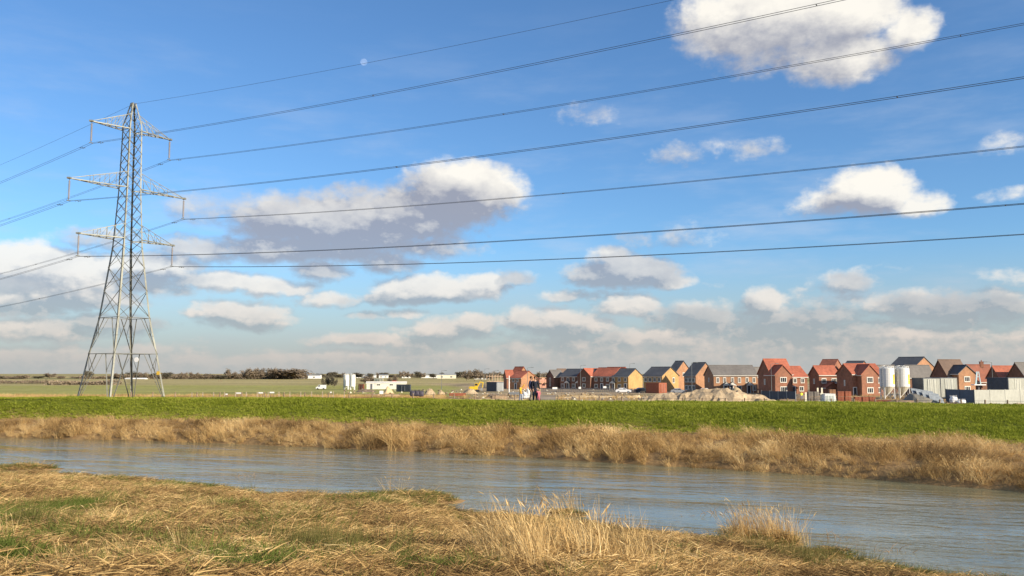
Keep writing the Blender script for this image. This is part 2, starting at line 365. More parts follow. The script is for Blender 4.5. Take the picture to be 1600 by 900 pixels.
GREEN, DRY, FIELD, OLIVE, DIRT = (.10, .115, .014), (.26, .165, .075), (.295, .280, .082), (.36, .295, .130), (.36, .27, .165)
def sstep(v, a, b):
    t = np.clip((v - a) / (b - a), 0, 1); return t * t * (3 - 2 * t)
def build_ground():
    def axis(lo, hi, st, far_lo, far_hi, k=1.13):
        c = list(np.arange(lo, hi + .01, st)); s = st
        while c[-1] < far_hi: s *= k; c.append(c[-1] + s)
        s = st; pre = [lo]
        while pre[-1] > far_lo: s *= k; pre.append(pre[-1] - s)
        return np.array(pre[:0:-1] + c)
    xs = axis(-62, 46, .55, -4000, 4000); ys = axis(5, 92, .5, -200, 6000, 1.10)
    X, Y = np.meshgrid(xs, ys); Z = height(X, Y)
    nx, ny = len(xs), len(ys)
    yn, yf, yc = ip(NEAR, X), ip(FAR, X), ip(CREST, X)
    C = np.zeros(X.shape + (3,)); C[:] = DRY
    def lay(mask, col):
        C[:] = C * (1 - mask[..., None]) + np.array(col) * mask[..., None]
    nz = fbm(X, Y, .25, 21); nb = fbm(X, Y, .02, 22)
    lay(sstep(Y, yf + (yc - yf) * .47 + nz * .7, yf + (yc - yf) * .53 + 1 + nz * .7), GREEN)
    lay(sstep(Y, yc + 1.5, yc + 5), DRY)
    lay(sstep(nz, .15, .5) * (Y < yn - 5), (.09, .115, .03)); lay(np.exp(-((Y - yn) / .7) ** 2) * .8, (.10, .075, .045))
    lay(sstep(Y, 195, 225), FIELD)
    lay(sstep(Y + nb * 20, 380, 420), OLIVE)
    lay(sstep(fbm(X * .25, Y, .012, 24), .2, .5) * (Y > 420) * .7, (.12, .125, .045))
    for k, (yy, cc) in enumerate(((455, (.20, .19, .07)), (540, (.40, .33, .16)), (640, (.24, .20, .09)), (300, (.30, .28, .10)))): lay(np.exp(-((Y - yy - nb * 14) / (9 + 4 * k)) ** 2) * (X < 60) * .7, cc)
    # building site: bare earth to the side of the pasture
    edge = np.where(Y < 150, -3, np.where(Y < 330, -.085 * Y + 8, -.20 * Y + 48)) + nb * 4 + nz * 1.5
    site = sstep(X, edge - 3, edge + 5) * sstep(Y, 74, 84) * (1 - sstep(Y, 440, 520))
    lay(site, DIRT); lay(site * sstep(X, 26, 38) * (1 - sstep(Y, 185, 200)) * .8, (.19, .135, .085)); lay(site * sstep(nz + nb * .6, .15, .6) * .6, (.20, .15, .10))
    lay(site * sstep(fbm(X, Y, .12, 31), .35, .7) * .45, (.12, .13, .05))
    me = bpy.data.meshes.new('ground')
    v = np.stack([X, Y, Z], -1).reshape(-1, 3)
    i = np.arange((ny - 1) * (nx - 1)); r, c = i // (nx - 1), i % (nx - 1); a = r * nx + c
    f = np.stack([a, a + 1, a + 1 + nx, a + nx], -1)
    me.from_pydata(v.tolist(), [], f.tolist())
    ca = me.color_attributes.new('cover', 'FLOAT_COLOR', 'POINT')
    ca.data.foreach_set('color', np.concatenate([C, np.ones(C.shape[:2] + (1,))], -1).reshape(-1).astype(np.float32))
    me.polygons.foreach_set('use_smooth', [True] * len(f)); me.materials.append(m_ground()); me.update()
    tag(link('ground', me), 'river banks, grassy flood embankment and flat fields beyond', 'ground', kind='structure')
build_ground()

def build_water():
    xs = np.concatenate([np.arange(-290, -60, 6), np.arange(-60, 50, .5), np.arange(50, 88, 3)])
    yn, yf = ip(NEAR, xs) - 2.5, ip(FAR, xs) + 1.2
    n = 40; T = np.linspace(0, 1, n)
    v = [(x, a + (b - a) * t, 0) for x, a, b in zip(xs, yn, yf) for t in T]
    f = [(i * n + j, (i + 1) * n + j, (i + 1) * n + j + 1, i * n + j + 1) for i in range(len(xs) - 1) for j in range(n - 1)]
    me = bpy.data.meshes.new('river'); me.from_pydata(v, [], f)
    m = bpy.data.materials.new('water'); m.use_nodes = True; N = NT(m.node_tree); b = m.node_tree.nodes['Principled BSDF']
    g = N.n('ShaderNodeNewGeometry').outputs['Position']
    rot = N.n('ShaderNodeVectorRotate'); rot.inputs['Angle'].default_value = R(20); N.put(rot.inputs[0], g); gr = rot.outputs[0]
    w1 = N.noise(N.v('MULTIPLY', gr, (.42, 1.3, 1)), 1.5, 3, .5, dist=.8)
    w2 = N.noise(N.v('MULTIPLY', gr, (.6, 1.4, 1)), 4.2, 3, .55, dist=.5)
    calm = N.smooth(N.noise(N.v('MULTIPLY', gr, (.25, 1, 1)), .30, 4, .55), .36, .64, .25, 1.25)
    h = N.m('MULTIPLY', N.m('MULTIPLY_ADD', w2, .30, w1), calm)
    bp = N.n('ShaderNodeBump'); bp.inputs['Strength'].default_value = 1.; bp.inputs['Distance'].default_value = .058
    N.put(bp.inputs['Height'], h); N.put(b.inputs['Normal'], bp.outputs[0])
    N.put(b.inputs['Base Color'], N.ramp(N.noise(g, .3, 3), (.3, (.165, .160, .094)), (.7, (.205, .195, .118))))
    b.inputs['Roughness'].default_value = .06; b.inputs['IOR'].default_value = 1.33; b.inputs['Specular IOR Level'].default_value = .5
    me.polygons.foreach_set('use_smooth', [True] * len(f)); me.materials.append(m); me.update()
    tag(link('river', me), 'rippled grey river flowing between the dry grass banks', 'river', kind='structure')
build_water()

# ------------------------------------------------------------------ grass
def m_grass(name, stops, trans=.3, clump=.5):
    m = bpy.data.materials.new(name); m.use_nodes = True; t = m.node_tree; t.nodes.clear(); N = NT(t)
    at_ = N.n('ShaderNodeAttribute', attribute_name='shade'); oi = N.n('ShaderNodeObjectInfo')
    ai = N.n('ShaderNodeAttribute', attribute_name='tone', attribute_type='INSTANCER')
    f = N.m('MULTIPLY_ADD', at_.outputs['Fac'], 1 - clump, N.m('MULTIPLY', ai.outputs['Fac'], clump))
    c = N.ramp(f, *stops)
    d = N.n('ShaderNodeBsdfDiffuse'); N.put(d.inputs[0], c)
    tr = N.n('ShaderNodeBsdfTranslucent'); N.put(tr.inputs[0], c)
    mx = N.n('ShaderNodeMixShader'); mx.inputs[0].default_value = trans; N.put(mx.inputs[1], d.outputs[0]); N.put(mx.inputs[2], tr.outputs[0])
    o = N.n('ShaderNodeOutputMaterial'); N.put(o.inputs[0], mx.outputs[0]); return m

def clump_mesh(name, material, n, hgt, spread, lean, curl, width, seed, wind=(0, 0), seg=3, plume=0., shade=(0, 1), flat=0., kink=0.):
    """a clump of n curved tapering blades; lean/curl in radians, wind pushes the tips"""
    r = random.Random(seed); V = []; Fc = []; S = []
    for _ in range(n):
        a = r.uniform(0, 6.283); rr = spread * math.sqrt(r.random()); p = Vector((rr * math.cos(a), rr * math.sin(a), -.03 + flat * r.random()))
        h = hgt * r.uniform(.55, 1.1); la = r.uniform(lean[0], lean[1]); aa = a + r.gauss(0, .9) if flat == 0 else r.uniform(0, 6.283)
        d = Vector((math.sin(la) * math.cos(aa) + wind[0] * r.uniform(.4, 1.2), math.sin(la) * math.sin(aa) + wind[1] * r.uniform(.4, 1.2), math.cos(la))).normalized()
        sd = d.cross(Vector((r.uniform(-1, 1), r.uniform(-1, 1), .2))).normalized(); w = width * r.uniform(.6, 1.3); tone = r.uniform(*shade)
        cu = r.uniform(curl[0], curl[1]); hd = Vector((d.x, d.y, 0)); hd = hd.normalized() if hd.length > .05 else Vector((math.cos(aa), math.sin(aa), 0))
        i0 = len(V); sl = h / seg
        for k in range(seg + 1):
            ww = w * (1 - .85 * (k / seg) ** 1.6) / 2
            V += [tuple(p - sd * ww), tuple(p + sd * ww)]; S += [tone, tone]
            if kink and r.random() < kink: d = (d + Vector((r.gauss(0, .7), r.gauss(0, .7), -r.random() * .5))).normalized()
            p = p + d * sl; d = (d + hd * cu / seg - Vector((0, 0, 1)) * abs(cu) / seg * .6).normalized()
            if p.z < .01 and flat > 0: p.z = .01
        Fc += [(i0 + 2 * k, i0 + 2 * k + 1, i0 + 2 * k + 3, i0 + 2 * k + 2) for k in range(seg)]
        if plume and r.random() < plume:
            q = Vector(V[-1]); L = h * .13
            for j in range(2):
                s2 = Vector((r.uniform(-1, 1), r.uniform(-1, 1), .1)).normalized() * width * 1.1; i0 = len(V)
                V += [tuple(q - d * L), tuple(q - d * L * .4 + s2), tuple(q + d * L * .5), tuple(q - d * L * .4 - s2)]; S += [min(1, tone + .15)] * 4; Fc.append((i0, i0 + 1, i0 + 2, i0 + 3))
    me = bpy.data.meshes.new(name); me.from_pydata(V, [], Fc); me.materials.append(material)
    at_ = me.attributes.new('shade', 'FLOAT', 'POINT'); at_.data.foreach_set('value', np.array(S, np.float32)); me.update()
    return me

def gn_scatter(name, meshes, P, rot, scl, idx, tone, label, cat):
    lib = bpy.data.collections.new(name + '_clumps')
    for k, me in enumerate(meshes):
        o = bpy.data.objects.new('%s_clump.%03d' % (name, k + 1), me); lib.objects.link(o)
    me = bpy.data.meshes.new(name); me.from_pydata(P.tolist(), [], [])
    for nm, ty, arr, key in (('rot', 'FLOAT_VECTOR', rot, 'vector'), ('scl', 'FLOAT', scl, 'value'), ('idx', 'INT', idx, 'value'), ('tone', 'FLOAT', tone, 'value')):
        a = me.attributes.new(nm, ty, 'POINT'); a.data.foreach_set(key, np.ascontiguousarray(arr).reshape(-1).astype(np.int32 if ty == 'INT' else np.float32))
    o = link(name, me)
    g = bpy.data.node_groups.new(name, 'GeometryNodeTree')
    g.interface.new_socket('Geometry', in_out='INPUT', socket_type='NodeSocketGeometry'); g.interface.new_socket('Geometry', in_out='OUTPUT', socket_type='NodeSocketGeometry')
    N = NT(g); gi = N.n('NodeGroupInput'); go = N.n('NodeGroupOutput'); io = N.n('GeometryNodeInstanceOnPoints'); ci = N.n('GeometryNodeCollectionInfo')
    ci.inputs['Collection'].default_value = lib; ci.inputs['Separate Children'].default_value = True; ci.inputs['Reset Children'].default_value = True
    def na(nm, ty):
        x = N.n('GeometryNodeInputNamedAttribute', data_type=ty); x.inputs[0].default_value = nm
        return [s for s in x.outputs if s.enabled and s.name == 'Attribute'][0]
    N.put(io.inputs['Points'], gi.outputs[0]); N.put(io.inputs['Instance'], ci.outputs[0]); io.inputs['Pick Instance'].default_value = True
    N.put(io.inputs['Instance Index'], na('idx', 'INT'))
    er = N.n('FunctionNodeEulerToRotation'); N.put(er.inputs[0], na('rot', 'FLOAT_VECTOR')); N.put(io.inputs['Rotation'], er.outputs[0])
    N.put(io.inputs['Scale'], na('scl', 'FLOAT')); N.put(go.inputs[0], io.outputs[0])
    md = o.modifiers.new('scatter', 'NODES'); md.node_group = g
    return tag(o, label, cat, kind='stuff')

def scatter_points(n, xr, yr, keep, seed, tilt=.12):
    r = np.random.default_rng(seed)
    X = r.uniform(*xr, n); Y = r.uniform(*yr, n); k = r.random(n) < keep(X, Y); X, Y = X[k], Y[k]
    rot = np.stack([r.normal(0, tilt, len(X)), r.normal(0, tilt, len(X)), r.uniform(-.6, .6, len(X))], -1)
    return X, Y, rot, r
def tone_of(X, Y, r, sc=.6, seed=40, amt=.45):
    return np.clip(.5 + amt * fbm(X, Y, sc, seed) + r.normal(0, .13, len(X)), 0, 1)

STRAW = [(0, (.055, .034, .017)), (.2, (.17, .105, .048)), (.45, (.45, .29, .120)), (.75, (.69, .485, .215)), (1, (.86, .68, .37))]
OLD = [(0, (.075, .045, .022)), (.2, (.22, .135, .060)), (.5, (.52, .345, .145)), (1, (.84, .63, .32))]
LAWN = [(0, (.075, .090, .010)), (.3, (.185, .220, .022)), (.6, (.315, .345, .048)), (.85, (.43, .40, .09)), (1, (.54, .45, .18))]
LUSH = [(0, (.055, .075, .018)), (.5, (.13, .165, .035)), (1, (.32, .29, .10))]
RUSH = [(0, (.055, .06, .018)), (.5, (.13, .125, .038)), (1, (.30, .24, .09))]
def in_view(X, Y, m=3.): return (np.abs(X) < .60 * Y + m)
def on_ground(px, row):
    """where the line of sight through a pixel meets the ground"""
    lo, hi = 5., 400.
    for Y in np.arange(6, 120, .15):
        p = at(px, row, Y)
        if p.z < float(height(p.x, p.y)): return p
    return at(px, row, 120)
def side(px0, px1, r0, r1, X, Y, z=None, soft=.2):
    """soft elliptical patch of ground, 1 inside, whose extent is that seen between two columns and rows"""
    c, n, f = on_ground((px0 + px1) / 2, (r0 + r1) / 2), on_ground((px0 + px1) / 2, r1), on_ground((px0 + px1) / 2, r0)
    wx = (px1 - px0) / F * c.y / 2; wy = max(.5, (f.y - n.y) / 2); cy = (f.y + n.y) / 2; cx = (px0 + px1 - 1600) / 2 / F * cy
    return np.clip(1.35 - ((X - cx) / wx) ** 2 - ((Y - cy) / wy) ** 2, 0, 1)

def build_grass():
    straw, old, lawn, lush, rush = m_grass('dry_straw', STRAW), m_grass('old_reed', OLD), m_grass('mown_grass', LAWN), m_grass('fresh_grass', LUSH), m_grass('rush', RUSH)
    yn = lambda X: ip(NEAR, X)
    def greenness(X, Y):
        g = np.maximum.reduce([side(30, 160, 782, 818, X, Y), side(-120, 110, 800, 898, X, Y) * .8, side(80, 240, 830, 870, X, Y) * .5, side(-60, 110, 862, 899, X, Y), side(280, 500, 868, 899, X, Y) * .9, side(560, 760, 880, 899, X, Y) * .9, side(400, 480, 820, 850, X, Y) * .35])
        g = np.maximum(g, np.clip(fbm(X, Y, .55, 61) - .45, 0, .8))
        return g
    # --- matted straw over the whole near bank
    mt = [clump_mesh('matted_straw', straw, 64, .34, .30, (1.1, 1.57), (-.4, .5), .011, 100 + k, wind=(.3, -.1), flat=.10, kink=.38) for k in range(6)]
    mt += [clump_mesh('standing_straw', straw, 22, .27, .16, (.25, 1.05), (.2, 1.4), .010, 120 + k, wind=(.22, 0), plume=.15, kink=.2) for k in range(4)]
    mt += [clump_mesh('leaf_litter', straw, 44, .085, .34, (1.2, 1.7), (-.8, .8), .020, 130 + k, flat=.10, kink=.3) for k in range(2)]
    X, Y, rot, r = scatter_points(55000, (-32, 22), (8.5, 46), lambda X, Y: in_view(X, Y) * ((Y < yn(X) + .25) | (isle(X, Y) > .55)) * np.clip(1.1 - greenness(X, Y) * 1.05, .06, 1) * np.maximum(np.clip(24 / Y, .65, 1), 1.5 * np.exp(-((Y - yn(X)) / .9) ** 2)), 1)
    nzs = fbm(X, Y, .8, 44); idx = np.where(r.random(len(X)) < np.clip(.05 + .30 * nzs, .015, .4), r.integers(6, 10, len(X)), r.integers(0, 6, len(X)))
    idx = np.where(r.random(len(X)) < .22, r.integers(10, 12, len(X)), idx)
    rot[:, 2] = np.where((idx < 6) | (idx > 9), 3.2 * fbm(X, Y, .5, 45) + r.normal(0, 1.2, len(X)), rot[:, 2])
    Z = height(X, Y) + np.where(idx < 6, r.uniform(0, .06, len(X)), 0)
    scl = r.uniform(.7, 1.25, len(X)) * np.clip(1 + .25 * nzs, .6, 1.4)
    gn_scatter('dry_grass', mt, np.stack([X, Y, Z], -1), rot, scl, idx, np.clip(tone_of(X, Y, r, 1.1, 41, .55) - .10, 0, 1), 'matted dry straw coloured grass covering the near river bank', 'dry grass')
    # --- fresh green patches and the wet green fringe
    gm = [clump_mesh('fresh_blades', lush, 40, .25, .20, (.1, .9), (.2, 1.2), .010, 140 + k, wind=(.2, 0)) for k in range(4)]
    def kg(X, Y):
        fr = np.exp(-((Y - yn(X) + .5) / .8) ** 2)
        spots = np.maximum.reduce([side(520, 720, 766, 800, X, Y), side(1180, 1300, 838, 862, X, Y), side(1250, 1500, 850, 898, X, Y), side(270, 400, 757, 775, X, Y), np.clip(isle(X, Y) * 1.5 - .6, 0, 1)])
        return in_view(X, Y) * ((Y < yn(X) + .3) | (isle(X, Y) > .5)) * np.clip(np.maximum(greenness(X, Y), np.maximum(fr * .30, fr * spots * 1.6 + spots * .6)), .045 + .19 * side(-250, 660, 785, 899, X, Y), 1)
    X, Y, rot, r = scatter_points(106000, (-32, 22), (8.5, 46), kg, 2)
    rot[:, 2] = r.uniform(-3.1, 3.1, len(X))
    gn_scatter('green_grass', gm, np.stack([X, Y, height(X, Y)], -1), rot, r.uniform(.6, 1.4, len(X)), r.integers(0, 4, len(X)), tone_of(X, Y, r, .8, 42, .35), 'fresh green grass coming up through the straw of the near bank', 'grass')
    # --- tall pale stalks: the stand near the middle, the one at the left corner, loose ones
    tm = [clump_mesh('tall_stalks', straw, 20, .92, .20, (.0, .34), (.0, .5), .010, 160 + k, wind=(-.16, .0), seg=4, plume=.3, shade=(.35, 1), kink=.07) for k in range(5)]
    def kt(X, Y):
        a = np.maximum.reduce([side(715, 880, 852, 899, X, Y) * 1.0, side(850, 1080, 868, 899, X, Y) * .32, side(90, 200, 882, 899, X, Y) * .9, side(200, 330, 790, 840, X, Y) * .2, side(430, 560, 830, 880, X, Y) * .12, side(270, 330, 850, 890, X, Y) * .4, np.clip(np.exp(-((X - ISL[0][0]) / .75) ** 2 - ((Y - ISL[0][1]) / .45) ** 2) * 1.6 - .3, 0, 1), X * 0])
        return in_view(X, Y) * ((Y < yn(X) - .6) | (isle(X, Y) > .5)) * np.clip(a, .002, 1)
    X, Y, rot, r = scatter_points(20000, (-30, 18), (8.5, 36), kt, 3, .14)
    for cx, cy, sx, sy, nn in ((ISL[0][0], ISL[0][1], .55, .25, 46), (ISL[0][0] - .9, ISL[0][1] + .1, .4, .15, 12), (ISL[3][0] - .5, ISL[3][1] + .2, .15, .1, 2), (ISL[4][0], ISL[4][1], .4, .15, 6)):
        X = np.append(X, r.normal(cx, sx, nn)); Y = np.append(Y, r.normal(cy, sy, nn)); e = r.normal(0, .14, (nn, 3)); e[:, 2] *= 4; rot = np.concatenate([rot, e])
    gn_scatter('pale_stalks', tm, np.stack([X, Y, height(X, Y)], -1), rot, r.uniform(.5, 1.1, len(X)) * np.clip(.5 + side(725, 1070, 858, 899, X, Y) + np.clip(isle(X, Y) * 1.2, 0, .6), .5, 1.1), r.integers(0, 5, len(X)), np.clip(r.normal(.78, .16, len(X)), 0, 1), 'tall pale dry stalks standing in tufts on the near bank', 'dry grass')
    # --- olive rushes
    rm = [clump_mesh('rush_blades', rush, 60, .62, .22, (.0, .35), (.0, .3), .008, 180 + k, wind=(.05, 0)) for k in range(3)]
    def kr(X, Y):
        a = np.maximum.reduce([side(465, 580, 845, 885, X, Y) * 1.4, side(40, 120, 820, 845, X, Y) * .5, side(180, 260, 850, 885, X, Y) * .5, side(600, 700, 850, 885, X, Y) * .3, side(1130, 1400, 862, 898, X, Y) * .8, side(300, 420, 840, 880, X, Y) * .35])
        return in_view(X, Y) * (Y < yn(X)) * np.clip(a, .004, 1)
    X, Y, rot, r = scatter_points(9000, (-30, 18), (8.5, 36), kr, 4)
    gn_scatter('rushes', rm, np.stack([X, Y, height(X, Y)], -1), rot, r.uniform(.45, .95, len(X)), r.integers(0, 3, len(X)), tone_of(X, Y, r, 1, 43, .3), 'olive green rushes in soft upright patches on the near bank', 'rushes')
    # --- far bank: tangled reed fringe, wind-leant
    fm = [clump_mesh('reed_tangle', old, 60, .95, .36, (.1, .8), (.3, 1.5), .017, 200 + k, wind=(.42, -.1), seg=4, plume=.12) for k in range(6)]
    fm += [clump_mesh('pale_reed', straw, 34, 1.05, .30, (.05, .5), (.2, .9), .021, 220 + k, wind=(-.25, -.05), seg=4, plume=.25, shade=(.3, 1)) for k in range(4)]
    yf, yc = (lambda X: ip(FAR, X)), (lambda X: ip(CREST, X))
    def kf(X, Y):
        s = (Y - yf(X)) / (yc(X) - yf(X)); e = .46 + .05 * fbm(X, Y, .35, 51) + .04 * fbm(X, X * 0, 1.2, 52)
        return in_view(X, Y, 6) * (Y > yf(X) - .15) * np.clip((e - s) * 14, 0.0, 1)
    X, Y, rot, r = scatter_points(60000, (-48, 42), (14, 76), kf, 5, .2)
    tn = tone_of(X, Y, r, .9, 53, .75); pale = fbm(X, Y, .45, 54) + r.normal(0, .3, len(X))
    s = (Y - yf(X)) / (yc(X) - yf(X))
    idx = np.where(pale > .15, r.integers(6, 10, len(X)), r.integers(0, 6, len(X)))
    scl = r.uniform(.55, 1.05, len(X)) * np.clip(.80 + .45 * fbm(X, Y, .7, 55), .35, 1.45) * np.where(s > .36, .72, 1) * np.interp(X, [-40, -5, 10, 25], [.68, .80, .78, .72])
    gn_scatter('bank_reeds', fm, np.stack([X, Y, height(X, Y)], -1), rot, scl, idx, tn, 'dead brown reeds tangled along the far water edge below the embankment', 'reeds')
    # --- embankment grass
    em = [clump_mesh('bank_blades', lawn, 26, .17, .24, (.1, .9), (.2, 1.1), .026, 240 + k) for k in range(4)]
    def ke(X, Y):
        s = (Y - yf(X)) / (yc(X) - yf(X)); return in_view(X, Y, 6) * np.clip((s - .40) * 10, 0, 1) * (Y < yc(X) + 3)
    X, Y, rot, r = scatter_points(190000, (-52, 42), (24, 80), ke, 6, .15)
    rot[:, 2] = r.uniform(-3.1, 3.1, len(X))
    s = (Y - yf(X)) / (yc(X) - yf(X))
    tn = np.clip(.42 + .22 * fbm(X, Y, 1.6, 56) + .36 * fbm(X * .5, Y, .22, 57) + r.normal(0, .14, len(X)) + np.clip(.58 - s, 0, .2) * 2.2 + .30 * np.exp(-((s - .93) / .03) ** 2) * (fbm(X, Y, .15, 59) > -.2), 0, 1)
    gn_scatter('embankment_grass', em, np.stack([X, Y, height(X, Y)], -1), rot, r.uniform(.45, 1.15, len(X)) * np.clip(1 + .3 * fbm(X, Y, .9, 62), .6, 1.5), r.integers(0, 4, len(X)), tn, 'short bright green grass on the flood embankment across the river', 'grass')
    # --- rough dry grass behind the embankment, along the fence
    xm = [clump_mesh('rough_tuft', straw, 36, .75, .5, (.05, .5), (.1, .8), .03, 260 + k, wind=(.15, 0), shade=(.3, 1)) for k in range(4)]
    def kx(X, Y):
        return in_view(X, Y, 8) * (Y > yc(X) + 5) * np.where(X < -.09 * Y + 3, 1., .10) * (Y < 215)
    X, Y, rot, r = scatter_points(26000, (-130, 120), (62, 215), kx, 7, .12)
    gn_scatter('rough_grass', xm, np.stack([X, Y, height(X, Y)], -1), rot, r.uniform(.6, 1.3, len(X)), r.integers(0, 4, len(X)), tone_of(X, Y, r, .2, 58, .35), 'rough straw coloured grass behind the embankment round the pylon feet', 'dry grass')
build_grass()
# ------------------------------------------------------------------ pylon
TH = R(54.5); PX, PY = -55.55, 127.0
AX, LN = Vector((math.cos(TH), math.sin(TH), 0)), Vector((math.sin(TH), -math.cos(TH), 0))   # along the cross-arms, along the line
STEEL = mat('galvanised_steel', (.27, .27, .225), .6, .3, 2., 0, .35)
STEEL2 = mat('weathered_steel', (.16, .16, .135), .65, .3, 2., 0, .35)
PORC = mat('insulator_glaze', (.30, .27, .26), .3, .2, 8.)
CABLE = mat('cable', (.055, .058, .065), .6, .2, 3., 0, .3)
ARMZ = [35.3 + EYE, 26.65 + EYE, 19.2 + EYE]; ARML = [6.13, 8.9, 7.25]
TOPZ = 39.4 + EYE
def build_pylon():
    base = Vector((PX, PY, LAND)); T = thing('electricity_pylon', base, 'tall grey steel lattice pylon with three cross-arms behind the embankment', 'pylon')
    prof = [(LAND, 6.42), (3.5 + EYE - 2.2 - 4.3, 5.55), (2.73 + EYE, 4.66), (7.85 + EYE, 3.51), (18.22 + EYE, 2.085), (26.2 + EYE, 1.6), (36 + EYE, 1.37), (TOPZ, .42)]
    zs, rs = [p[0] for p in prof], [p[1] for p in prof]
    rad = lambda z: float(np.interp(z, zs, rs))
    def cor(k, z):   # corners 0..3 : +-AX, +-LN combinations
        r = rad(z) / math.sqrt(2); a, l = [(1, 1), (1, -1), (-1, -1), (-1, 1)][k]
        return Vector((PX, PY, z)) + AX * a * r + LN * l * r
    for k in range(4):                                  # L-section legs
        m = MB(); a, l = [(1, 1), (1, -1), (-1, -1), (-1, 1)][k]
        lv = [LAND - .3] + zs[2:]
        for z0, z1 in zip(lv[:-1], lv[1:]):
            p, q = cor(k, z0), cor(k, z1); w = .24 if z0 < 20 else .18
            m.obox(p, q - p, -AX * a * w, -LN * l * .03); m.obox(p - LN * l * .031, q - p, -LN * l * w, -AX * a * .03)
        m.build('leg', STEEL, T)
    def brace(p, q, w=.10, mt=STEEL2, nm='brace'):
        MB().bar(p, q, w, w * .5).build(nm, mt, T)
    lev = [LAND + .2, 2.73 + EYE, 7.85 + EYE]
    H = [7.85 + EYE]
    z = H[0]
    while z < 18.6 + EYE: z += max(1.6, rad(z) * 1.12); H.append(z)
    H[-1] = 19.2 + EYE
    up = [19.2 + EYE + .95 * 0]
    for a, b in ((19.2, 26.65), (26.65, 35.3)):
        n = 4 if a < 26 else 5
        H += [a + EYE + (b - a) * (i + 1) / n for i in range(n)]
    for k in range(4):
        j = (k + 1) % 4
        for z0, z1 in zip(H[:-1], H[1:]):
            brace(cor(k, z0), cor(j, z1), .085); brace(cor(j, z0), cor(k, z1), .085)
        # foot panel: K bracing down to the feet, then the tall K panel above it
        zb, zm, zt = LAND + .1, 2.73 + EYE, 7.85 + EYE
        mid = (cor(k, zm) + cor(j, zm)) / 2; midt = (cor(k, zt) + cor(j, zt)) / 2
        brace(cor(k, zm), cor(j, zm), .12); brace(cor(k, zt), cor(j, zt), .11)
        for s_, o_ in ((k, j), (j, k)):
            A = cor(s_, zm) * .55 + cor(o_, zm) * .45 if False else cor(s_, zm) * .68 + cor(o_, zm) * .32
            brace(cor(s_, zb), A, .13)                                   # main diagonal of the foot
            for t in (.38, .7):                                          # redundants between leg and diagonal
                d = cor(s_, zb).lerp(A, t); brace(d, cor(s_, d.z), .07)
            d = cor(s_, zb).lerp(A, .7); brace(d, cor(s_, zm), .07)
            B = cor(s_, zt) * .70 + cor(o_, zt) * .30
            brace(cor(s_, zm), B, .11)
            d = cor(s_, zm).lerp(B, .5); brace(d, cor(s_, d.z), .07); brace(d, cor(s_, zt), .07)
        brace(cor(k, ARMZ[0]), cor(j, ARMZ[0]), .09)
        zz = [ARMZ[0], ARMZ[0] + 1.5, ARMZ[0] + 2.9, TOPZ]
        for z0, z1 in zip(zz[:-1], zz[1:]):
            brace(cor(k, z0), cor(j, z1), .07); brace(cor(j, z0), cor(k, z1), .07)
        brace(cor(k, TOPZ), cor(j, TOPZ), .08)
    # plan bracing at the waist
    for zt in (2.73 + EYE, 7.85 + EYE):
        brace(cor(0, zt), cor(2, zt), .07); brace(cor(1, zt), cor(3, zt), .07)
    pts = {}
    for i, (za, L) in enumerate(zip(ARMZ, ARML)):
        hr = [2.3, 2.3, 2.1][i]
        for sd in (-1, 1):
            tip = Vector((PX, PY, za)) + AX * sd * L
            m = MB()
            kk = (0, 1) if sd > 0 else (3, 2)
            lows = [cor(k, za) for k in kk]; tops = [cor(k, za + hr) for k in kk]
            for p in lows: m.bar(p, tip, .14, .12)
            for p in tops: m.bar(p, tip + Vector((0, 0, .06)), .07, .06)
            n = 5
            for t in range(n):                                       # bottom-face lacing and hangers
                a0, b0 = lows[0].lerp(tip, t / n), lows[1].lerp(tip, (t + 1) / n); a1, b1 = lows[1].lerp(tip, t / n), lows[0].lerp(tip, (t + 1) / n)
                m.bar(a0, b0, .09, .05); m.bar(a1 + Vector((0, 0, .05)), b1 + Vector((0, 0, .05)), .09, .05)
                if 0 < t < n - 1:
                    for q in (0, 1): m.bar(lows[q].lerp(tip, t / n), tops[q].lerp(tip, t / n), .06, .05); m.bar(lows[q].lerp(tip, t / n), tops[q].lerp(tip, (t - 1) / n), .05, .04)
            m.box(tip + AX * sd * .05 + Vector((0, 0, .02)), (.5, .5, .22))
            m.build('cross_arm', STEEL, T)
            # insulator string: cap-and-pin discs with a hanger and clamp
            ins = MB(); pr = [(.03, -.28)]; zc = -.34
            pr = []
            for d in range(16):
                z0 = -.34 - d * .16; pr += [(.05, z0), (.155, z0 - .07), (.14, z0 - .10), (.05, z0 - .12)]
            ins.lathe(tip, pr[::-1], 10); ins.build('insulator', PORC, T, True)
            hk = MB(); hk.bar(tip, tip + Vector((0, 0, -.36)), .06); hk.bar(tip + Vector((0, 0, -2.85)), tip + Vector((0, 0, -3.15)), .07)
            hk.bar(tip + Vector((0, 0, -3.12)) - AX * .26, tip + Vector((0, 0, -3.12)) + AX * .26, .12, .09)
            hk.build('clamp', STEEL2, T)
            pts[(i, sd)] = tip + Vector((0, 0, -3.2))
    # step-bolt anti-climb frame round the legs, and two plates
    m = MB(); za = LAND + 4.2
    for k in range(4):
        a, b = cor(k, za), cor((k + 1) % 4, za); m.bar(a, a.lerp(b, .13), .05); m.bar(b, b.lerp(a, .13), .05)
        for dz in (.25, .5): m.bar(a + Vector((0, 0, dz)), a.lerp(b, .12) + Vector((0, 0, dz)), .03)
    m.build('climbing_guard', STEEL2, T)
    p = at(213, 562, PY - 3.0); d = MB(); d.tube([p, p + Vector((-.2, .04, 0)).cross(Vector((0, 0, 1))) * .2], .34, 16); o = d.build('number_plate', mat('white_plate', (.8, .8, .78), .5, .05), T); o['label'] = 'round white plate hung on the lower bracing'
